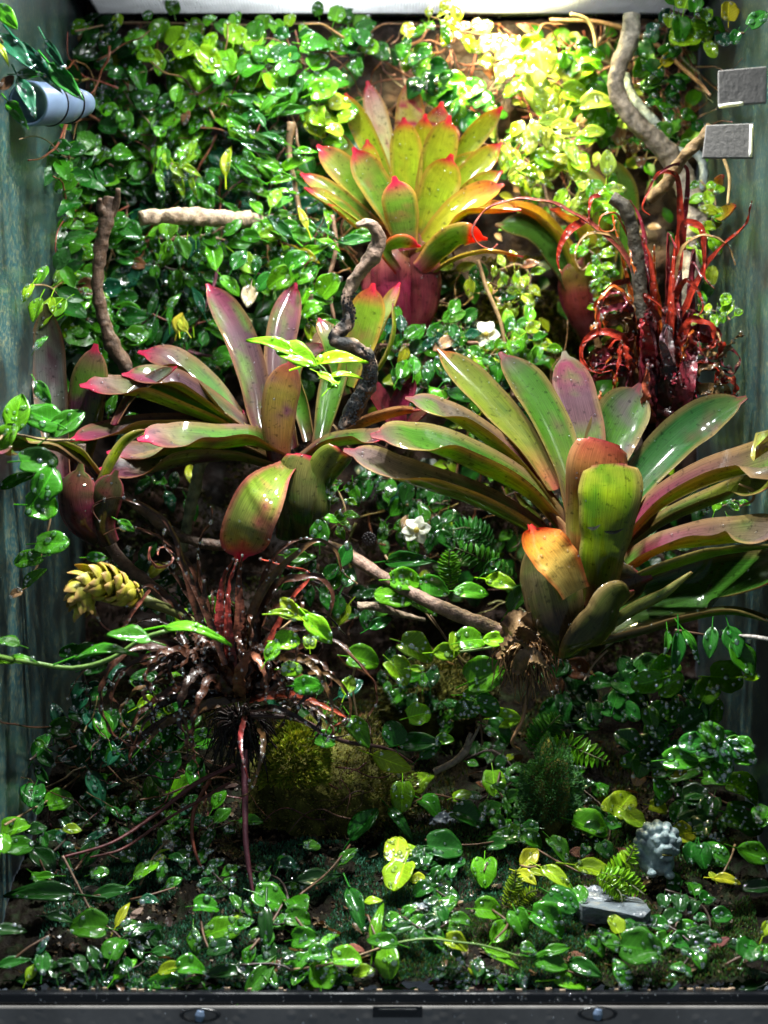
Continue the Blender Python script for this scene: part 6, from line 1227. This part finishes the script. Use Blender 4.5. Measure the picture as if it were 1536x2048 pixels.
roots('fine stems and rootlets in the shaded middle', 110, (560, 520, 1150, 1350), (.24, .34), [(.18, .09, .05), (.10, .05, .03), (.3, .2, .08)], 6)
roots('fine dark rootlets over the soil at lower left', 90, (80, 1450, 760, 1650), (.12, .2), [(.10, .04, .03), (.16, .09, .05)], 7, (1, 2.4))
# ================================================================== MOSS
def moss(label, pts_fn, n, h, cols, seed, name='moss_cushion', cat='moss', kind='stuff'):
    g = np.random.RandomState(seed); gg = random.Random(seed)
    Vs = []; Cs = []
    for _ in range(n):
        p, nr = pts_fn(gg); hh = h*gg.uniform(.5, 1.3)
        d = (nr+Vector((gg.uniform(-.6, .6), gg.uniform(-.6, .6), gg.uniform(-.3, .6)))).normalized(); s = d.cross(Vector((gg.uniform(-1, 1), gg.uniform(-1, 1), .3))).normalized()*hh*.17
        t1 = p+d*hh*.55; 
        b = p+d*hh+Vector((gg.uniform(-.3, .3), gg.uniform(-.3, .3), -.1))*hh*.5
        Vs += [p-s*.5, t1-s, b, t1+s]
        c = gg.choice(cols); k = gg.uniform(.6, 1.3); Cs += [tuple(z*k*.8 for z in c)]+[tuple(z*k for z in c)]*3
    Fc = np.arange(n*4).reshape(n, 4)
    o = put(name, mesh(name, [tuple(v) for v in Vs], Fc, MAT['moss'], cols=Cs, smooth=False)); tag(o, label, cat, kind='stuff'); return o
def mound(cx, cy, cz, rx, ry, rz):
    def f(g):
        while True:
            d = Vector((g.gauss(0, 1), g.gauss(0, 1), g.gauss(0, 1))).normalized()
            if d.z > -.35 and d.y < .35: break
        k = 1+.28*noise.noise(d*2.1)+.16*noise.noise(d*6)
        return Vector((cx+d.x*rx*k, cy+d.y*ry*k, cz+d.z*rz*k)), d
    return f
def mound_body(name, label, cx, cy, cz, rx, ry, rz, mat, cat):
    import bmesh
    b = bmesh.new(); bmesh.ops.create_icosphere(b, subdivisions=4, radius=1)
    for v in b.verts:
        d = v.co.copy(); k = 1+.28*noise.noise(d*2.1)+.16*noise.noise(d*6)+.04*noise.noise(d*25); v.co = Vector((cx+d.x*rx*k, cy+d.y*ry*k, cz+d.z*rz*k))*1.0
    me = bpy.data.meshes.new(name); b.to_mesh(me); b.free(); me.materials.append(mat); me.polygons.foreach_set('use_smooth', [True]*len(me.polygons))
    o = put(name, me); 
    return tag(o, label, cat)
MAT['hump'] = surf('mossy_rock', ramp=[(.3, (.03, .025, .01)), (.5, (.09, .09, .02)), (.68, (.15, .15, .03)), (.8, (.18, .11, .05))], scale=90, spec=.1, rough=.8, bump=1, bump_dist=.004, noise_mix=.5)
c = P(640, 1590, .17); mound_body('mossy_rock', 'tall hump of mossy brown rock in the middle of the floor', c.x, c.y, c.z-.004, .046, .035, .050, MAT['hump'], 'rock')
moss('bright yellow green moss cushion on the rock below the brown plant', mound(P(585, 1540, .115).x, .128, P(585, 1540, .115).z, .018, .014, .026), 6500, .0045, [(.26, .34, .02), (.18, .26, .015), (.40, .40, .05)], 1)
moss('olive moss over the right of the brown rock hump', mound(c.x+.008, c.y-.002, c.z-.004, .047, .036, .051), 9000, .003, [(.20, .20, .03), (.12, .15, .02), (.28, .22, .08)], 2)
c2 = P(1100, 1600, .14); mound_body('mossy_pillar', 'upright rock column covered in deep green moss right of centre', c2.x, c2.y, c2.z, .0165, .014, .034, MAT['hump'], 'rock')
moss('deep green moss covering the upright rock column', mound(c2.x, c2.y, c2.z, .0175, .015, .035), 11000, .0022, [(.04, .17, .03), (.07, .24, .05), (.08, .2, .09)], 3)
c3 = P(870, 1400, .26); mound_body('mossy_rock', 'low olive mossy rock behind the lime runner', c3.x, c3.y, c3.z, .036, .025, .028, MAT['hump'], 'rock')
moss('olive moss on the rock behind the lime runner', mound(c3.x, c3.y, c3.z, .037, .026, .029), 4000, .004, [(.08, .09, .02), (.13, .12, .03), (.05, .08, .015)], 4)
def on_ground(x0, x1, y0, y1, thr=-.05, f=24, s=0):
    def fn(g):
        for _ in range(30):
            x, y = g.uniform(x0, x1), g.uniform(y0, y1)
            if noise.noise(Vector((x*f, y*f, s)))+.5*noise.noise(Vector((x*f*3, y*f*3, s))) > thr: break
        return Vector((x, y, gz(x, y)+.001)), Vector((0, -.25, 1))
    return fn
moss('blue green carpet moss over the front of the floor', on_ground(-.2, .12, .001, .13, -.12), 30000, .0028, [(.04, .17, .10), (.07, .22, .14), (.025, .11, .05)], 5, 'moss_carpet')
moss('dull green carpet moss over the right of the floor', on_ground(.0, .22, .001, .16, -.1, 20, 3), 26000, .0028, [(.05, .17, .03), (.08, .2, .05), (.13, .14, .05)], 6, 'moss_carpet')
moss('sparse green carpet moss at the back of the floor', on_ground(-.2, .2, .13, .33, .0, 20, 5), 9000, .0042, [(.03, .08, .015), (.06, .08, .02), (.09, .08, .02)], 7, 'moss_carpet')
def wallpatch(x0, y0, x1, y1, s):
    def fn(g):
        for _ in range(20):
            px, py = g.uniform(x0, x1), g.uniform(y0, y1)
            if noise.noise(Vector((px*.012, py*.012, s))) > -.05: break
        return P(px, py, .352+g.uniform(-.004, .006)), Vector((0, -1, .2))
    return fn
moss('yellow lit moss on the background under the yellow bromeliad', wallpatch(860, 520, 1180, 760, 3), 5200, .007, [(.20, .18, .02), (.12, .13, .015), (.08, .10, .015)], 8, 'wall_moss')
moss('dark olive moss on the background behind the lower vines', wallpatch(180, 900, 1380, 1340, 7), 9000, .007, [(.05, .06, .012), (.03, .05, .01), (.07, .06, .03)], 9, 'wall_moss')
# grit and litter on the floor
g = random.Random(9); G = []
for _ in range(6500):
    x, y = g.uniform(-.2, .21), g.uniform(.004, .2); s = g.uniform(.0006, .0022); z = gz(x, y)
    k = g.choice([(.05, .035, .02), (.09, .06, .035), (.02, .016, .012), (.15, .11, .07)])
    v, f, cc, u = box(0, 0, 0, s*g.uniform(.8, 2), s, s*g.uniform(.5, 1), k)
    e = Euler((g.uniform(0, 3), g.uniform(0, 3), g.uniform(0, 3))).to_matrix(); v = [e@Vector(q)+Vector((x, y, z)) for q in v]; G.append((v, f, cc, u))
J = join(G); tag(put('soil_crumbs', mesh('soil_crumbs', J[0], J[1], MAT['crypt'], cols=J[2], smooth=False)), 'brown bark crumbs and grit strewn over the floor', 'soil', kind='stuff')
# sheet of rotting leaf litter
G = []; Vs = []; Fs = []; Cs = []; off = 0
for _ in range(420):
    x, y = g.uniform(-.21, .21), g.uniform(.004, .32); s = g.uniform(.005, .013); me_, tops, cols = g.choice(DEADLEAF)
    T2 = tops.reshape(len(tops)//cols, cols, 3)[::2, ::2]; r2, c2 = T2.shape[:2]; T2 = T2.reshape(-1, 3)
    Mx = np.array(Euler((g.uniform(-.6, .6), g.uniform(-.6, .6), g.uniform(0, 6.3))).to_matrix()); Vs.append((T2*s) @ Mx.T+np.array((x, y, gz(x, y)+.0015)))
    idx = np.arange(r2*c2).reshape(r2, c2); q = np.stack([idx[:-1, :-1], idx[:-1, 1:], idx[1:, 1:], idx[1:, :-1]], -1).reshape(-1, 4); Fs.append(q+off); off += len(T2)
    k = g.uniform(.5, 1.4); cc = g.choice([(.07, .035, .02), (.12, .06, .03), (.05, .03, .025), (.16, .11, .06)]); Cs += [tuple(z*k for z in cc)]*len(T2)
tag(put('leaf_litter', mesh('leaf_litter', np.vstack(Vs), np.vstack(Fs), MAT['underleaf'], cols=Cs)), 'brown rotting leaf litter strewn over the whole floor', 'litter', kind='stuff')
# single dry leaves
for lab, px, py, s, a, tn in (('crumpled red brown dry leaf left of the statue base', 1165, 1705, 52, 10, (.16, .06, .04, 1)), ('small curled red brown leaf right of the slate near the rail', 1438, 1885, 46, 40, (.20, .06, .05, 1)),
    ('reddish dry leaf between the bright pair and the tall leaf at the bottom', 712, 1896, 36, -20, (.32, .10, .06, 1)), ('brown dry leaf under the pale runner at the front', 1148, 1915, 44, 0, (.22, .09, .05, 1)),
    ('dark red dry leaf behind the rail right of centre', 958, 1968, 40, 80, (.08, .03, .03, 1)), ('pale beige dry leaf beside the dark lance leaf at lower left', 182, 1780, 42, 30, (.30, .25, .2, 1)),
    ('pale pinkish dry leaf on the moss at lower left', 272, 1826, 34, 60, (.38, .26, .2, 1)), ('round brown dry leaf in the dark under the right bromeliad', 1133, 1405, 58, 70, (.10, .06, .04, 1)),
    ('pinkish brown dry leaf in the dark below the root ball', 1100, 1355, 34, 20, (.26, .10, .07, 1)), ('small reddish leaf at the left foot of the statue', 1250, 1706, 30, -40, (.25, .06, .06, 1))):
    y = ground_Y(px, py, .006); c = P(px, py, y); rt = root('dry_leaf', c, lab, 'dry leaf', 'dry leaves on the floor')
    place_leaf(rt, c, px2m(s, y), a, 'oval', tn, g, .8, None, 0, name='blade', protos=DEADLEAF)
# ================================================================== FERNS
def fern(label, pts, Y, lpx, tn, n=13, seed=0, name='fern_frond', up=.3, ff=1.0):
    W = [P(x, y, Y-.004*i) for i, (x, y) in enumerate(pts)]; r = root(name, W[0], label, 'fern', 'small ferns'); g = random.Random(seed)
    stem_obj(r, W, .0005, (.08, .10, .03), 'midrib')
    C = catmull([(x, y) for x, y in pts], n)
    for i in range(n):
        d = C[min(i+1, n-1)]-C[max(0, i-1)]; a = math.degrees(math.atan2(-d[1], d[0])); t = i/(n-1)
        l = lpx*(math.sin(math.pi*(.12+.84*t)))**.8
        for s in (-1, 1):
            aa = a+s*68; c = P(C[i][0]+math.cos(R(aa))*l*.5, C[i][1]-math.sin(R(aa))*l*.5, Y-.006)
            place_leaf(r, c, px2m(l*1.05, Y), aa, 'oval', tn, g, up, None, 0, name='leaflet', squash=.55)
ferns = [
 ('short upright fern frond left of the two ferns above the stick', [(902, 1175), (900, 1150), (898, 1125), (900, 1100)], .17, 26, 'bright'),
 ('long fern frond slanting up left towards the white flower scrap', [(1030, 1160), (990, 1135), (950, 1112), (910, 1095)], .18, 32, 'mid'),
 ('fern tuft in shade above the slanting frond', [(985, 1090), (960, 1065), (930, 1055), (905, 1060)], .21, 30, 'deep'),
 ('feathery fern at the right of the moss pillar, drooping right', [(1090, 1500), (1130, 1490), (1170, 1505), (1215, 1525)], .15, 32, 'bright'),
 ('feathery fern spreading left over the dark soil below the bromeliad', [(1060, 1500), (1080, 1470), (1100, 1450), (1120, 1430)], .16, 34, 'mid'),
 ('lime feathery fern frond between the slate and the statue, upper', [(1200, 1760), (1230, 1740), (1255, 1720), (1270, 1690)], .065, 26, 'lime'),
 ('lime feathery fern frond drooping over the slate', [(1200, 1745), (1240, 1755), (1270, 1775), (1290, 1790)], .06, 26, 'lime'),
 ('lime feathery fern frond lowest at the slate edge', [(1195, 1755), (1220, 1770), (1240, 1785), (1245, 1805)], .058, 22, 'lime'),
 ('yellowish moss fern spike left of the slate', [(1010, 1810), (1022, 1785), (1030, 1765), (1032, 1740)], .06, 20, 'yg'),
 ('pale moss fern spike leaning right beside the other moss spike', [(1020, 1815), (1045, 1795), (1060, 1785), (1075, 1780)], .06, 18, 'yg'),
 ('feathery fern at the right side above the dewy pile', [(1340, 1400), (1350, 1380), (1335, 1360), (1310, 1350)], .17, 26, 'mid'),
]
for k, (lb, pt, Y, l, tn) in enumerate(ferns): fern(lb, pt, Y, l, tn, seed=k)
# ================================================================== FLOWERS, STATUE, SLATE
def flower(label, px, py, Y, s, seed):
    c = P(px, py, Y); r = root('white_flower', c, label, 'flower', 'white flowers'); g = random.Random(seed)
    for k in range(6):
        a = k*60+g.uniform(-12, 12); q = c+Vector((math.cos(R(a)), -.2, math.sin(R(a))))*px2m(s*.33, Y)
        o, _ = place_leaf(r, q, px2m(s*.62, Y), a, 'oval', (.9, .9, .85, 1), g, .2, None, 0, name='petal', squash=1.2, protos=PETALP)
    B = Beads(); 
    import bmesh
    b = bmesh.new(); bmesh.ops.create_icosphere(b, subdivisions=2, radius=px2m(s*.13, Y)); me = bpy.data.meshes.new('flower_eye'); b.to_mesh(me); b.free(); me.materials.append(MAT['bract'])
    ca = me.color_attributes.new('Col', 'FLOAT_COLOR', 'POINT'); [setattr(d, 'color', (.6, .5, .1, 1)) for d in ca.data]
    o = bpy.data.objects.new('flower_eye', me); COL.objects.link(o); o.parent = r; o.location = Vector((0, -.003, 0))
PETALP = [leaf_proto('petal', .75, 'oval', 61, 6, 6, 'petal'), leaf_proto('petal', .65, 'oval', 62, 6, 6, 'petal')]
flower('small white flower glowing left of the right bromeliad tips, above its leaves', 972, 668, .24, 44, 1)
flower('ragged white flower in the dark gap above the smooth stick', 833, 1060, .16, 46, 2)
bd = root('flower_bud', P(360, 648, .24), 'yellow bud on a purple stem in the dark hollow behind the left bromeliad', 'bud')
for k, (a, tn) in enumerate(((100, (.6, .6, .05, 1)), (70, (.62, .55, .05, 1)), (125, (.5, .55, .05, 1)))):
    place_leaf(bd, P(357+k*3, 646, .238-k*.002), px2m(40, .24), a, 'oval', tn, g, .2, None, 0, name='bud_scale')
bd = root('dark_seed_cone', P(738, 1078, .16), 'small dark knobbly seed head hanging left of the white flower scrap', 'seed head')
G = []
for k in range(40):
    an = k*2.4; z = 1-2*(k+.5)/40; rr = math.sqrt(1-z*z); q = P(738, 1078, .16)+Vector((rr*math.cos(an), rr*math.sin(an), z))*.0040; G.append(box(q.x, q.y, q.z, .0016, .0016, .0016, (.06, .05, .06)))
J = join(G); put('seeds', mesh('seeds', J[0], J[1], MAT['crypt'], cols=J[2], uvs=J[3]), bd)['kind'] = 'stuff'
# statue: weathered lion-like head and chest on a little base, one continuous surface
def statue():
    import bmesh
    c = P(1315, 1690, .085); s = px2m(100, .085)/2      # half width
    b = bmesh.new()
    def ball(x, y, z, r, sx=1, sy=1, sz=1, rz=0):
        m = Matrix.Translation(c+Vector((x, y, z))*s) @ Matrix.Rotation(rz, 4, 'Y') @ Matrix.Diagonal((r*sx*s, r*sy*s, r*sz*s, 1))
        bmesh.ops.create_icosphere(b, subdivisions=3, radius=1, matrix=m)
    ball(0, .1, .05, .78, 1, .85, .9)                      # skull
    ball(-.30, .1, -.65, .52, .9, .9, 1.0); ball(.15, .1, -.75, .5, 1.1, .9, 1)   # chest
    ball(.28, -.55, -.08, .34, 1.15, .75, .62)             # muzzle
    ball(.30, -.82, .02, .15, 1.3, .8, .8)                 # nose
    ball(.26, -.58, -.42, .27, 1.15, .8, .55)              # lower jaw
    for sx in (-1, 1): ball(.22+sx*.30, -.52, .22, .14); ball(.22+sx*.30, -.45, .37, .20, 1.3, .8, .45, sx*.3)    # eye, brow
    ball(.02, -.5, -.2, .22); ball(.62, -.40, -.18, .2)     # cheeks
    ball(.22, -.5, .44, .17)
    for k in range(9):                                     # curls of the mane round the head
        a = R(-25+k*29); ball(math.cos(a)*.78, .0, math.sin(a)*.72+.1, .21, 1, 1.1, 1)
    for k in range(7):
        a = R(-5+k*31); ball(math.cos(a)*.6, -.28, math.sin(a)*.55+.16, .16)
    for k in range(6): ball(-.75+.1*k, -.12+.03*k, -.35-.1*k, .2)
    ball(-.3, -.5, -1.05, .2, 1, 1.3, .8); ball(.42, -.45, -1.12, .22, 1, 1.3, .8)   # paws
    ball(-.32, -.25, -.8, .2, .8, .8, 1.4); ball(.4, -.25, -.85, .2, .8, .8, 1.4)
    me = bpy.data.meshes.new('figure'); b.to_mesh(me); b.free(); me.materials.append(MAT['stone'])
    r = root('lion_statue', c-Vector((0, 0, 1.25*s)), 'small weathered grey stone lion statue with curly mane sitting on the soil', 'statue')
    o = put('figure', me, r); m = o.modifiers.new('fuse', 'REMESH'); m.mode = 'VOXEL'; m.voxel_size = s*.045; m.use_smooth_shade = True
    m = o.modifiers.new('soften', 'SMOOTH'); m.factor = .5; m.iterations = 1
    # dark open mouth between the jaws
    mo = part('mouth', box(c.x+.27*s, c.y-.80*s, c.z-.27*s, .42*s, .12*s, .07*s), 'hump', r); bevel(mo, .0006); sub(mo, o)
statue()
def slate():
    top = [(1140, 1790), (1185, 1770), (1240, 1782), (1290, 1800), (1300, 1822), (1285, 1836), (1225, 1822), (1165, 1812)]
    Y0 = .036; V = []; 
    for i, (x, y) in enumerate(top):
        back = i in (0, 1, 2, 3); V.append(P(x, y, Y0+(.03 if back else .0)))
    n = len(V); low_ = [v+Vector((.001*math.sin(i*3), .003, -.009-.003*math.sin(i*2))) for i, v in enumerate(V)]
    Vv = V+low_; Fc = [list(range(n))[::-1], [n+k for k in range(n)]]+[[k, (k+1) % n, n+(k+1) % n, n+k] for k in range(n)]
    me = mesh('slate', Vv, Fc, MAT['slate'], smooth=False); o = put('slate_stone', me); tag(o, 'flat wet grey slate stone tilted in front of the statue', 'stone')
    m = o.modifiers.new('cut', 'SUBSURF'); m.subdivision_type = 'SIMPLE'; m.levels = 4; m.render_levels = 4
    tx = bpy.data.textures.new('chips', 'CLOUDS'); tx.noise_scale = .012
    m = o.modifiers.new('chips', 'DISPLACE'); m.texture = tx; m.strength = .004; m.texture_coords = 'GLOBAL'
slate()
for lab, x, y, rr in (('dark rounded pebble left of the runner in the moss', 875, 1845, 26), ('greyish pebble half buried behind the dewy leaves', 890, 1640, 30), ('small brown pebble in the moss near the centre rail', 835, 1815, 20)):
    yy = ground_Y(x, y, .003); q = P(x, y, yy); r_ = px2m(rr, yy); mound_body('pebble', lab, q.x, q.y, q.z-.001, r_, r_*.8, r_*.6, MAT['slate'], 'stone')
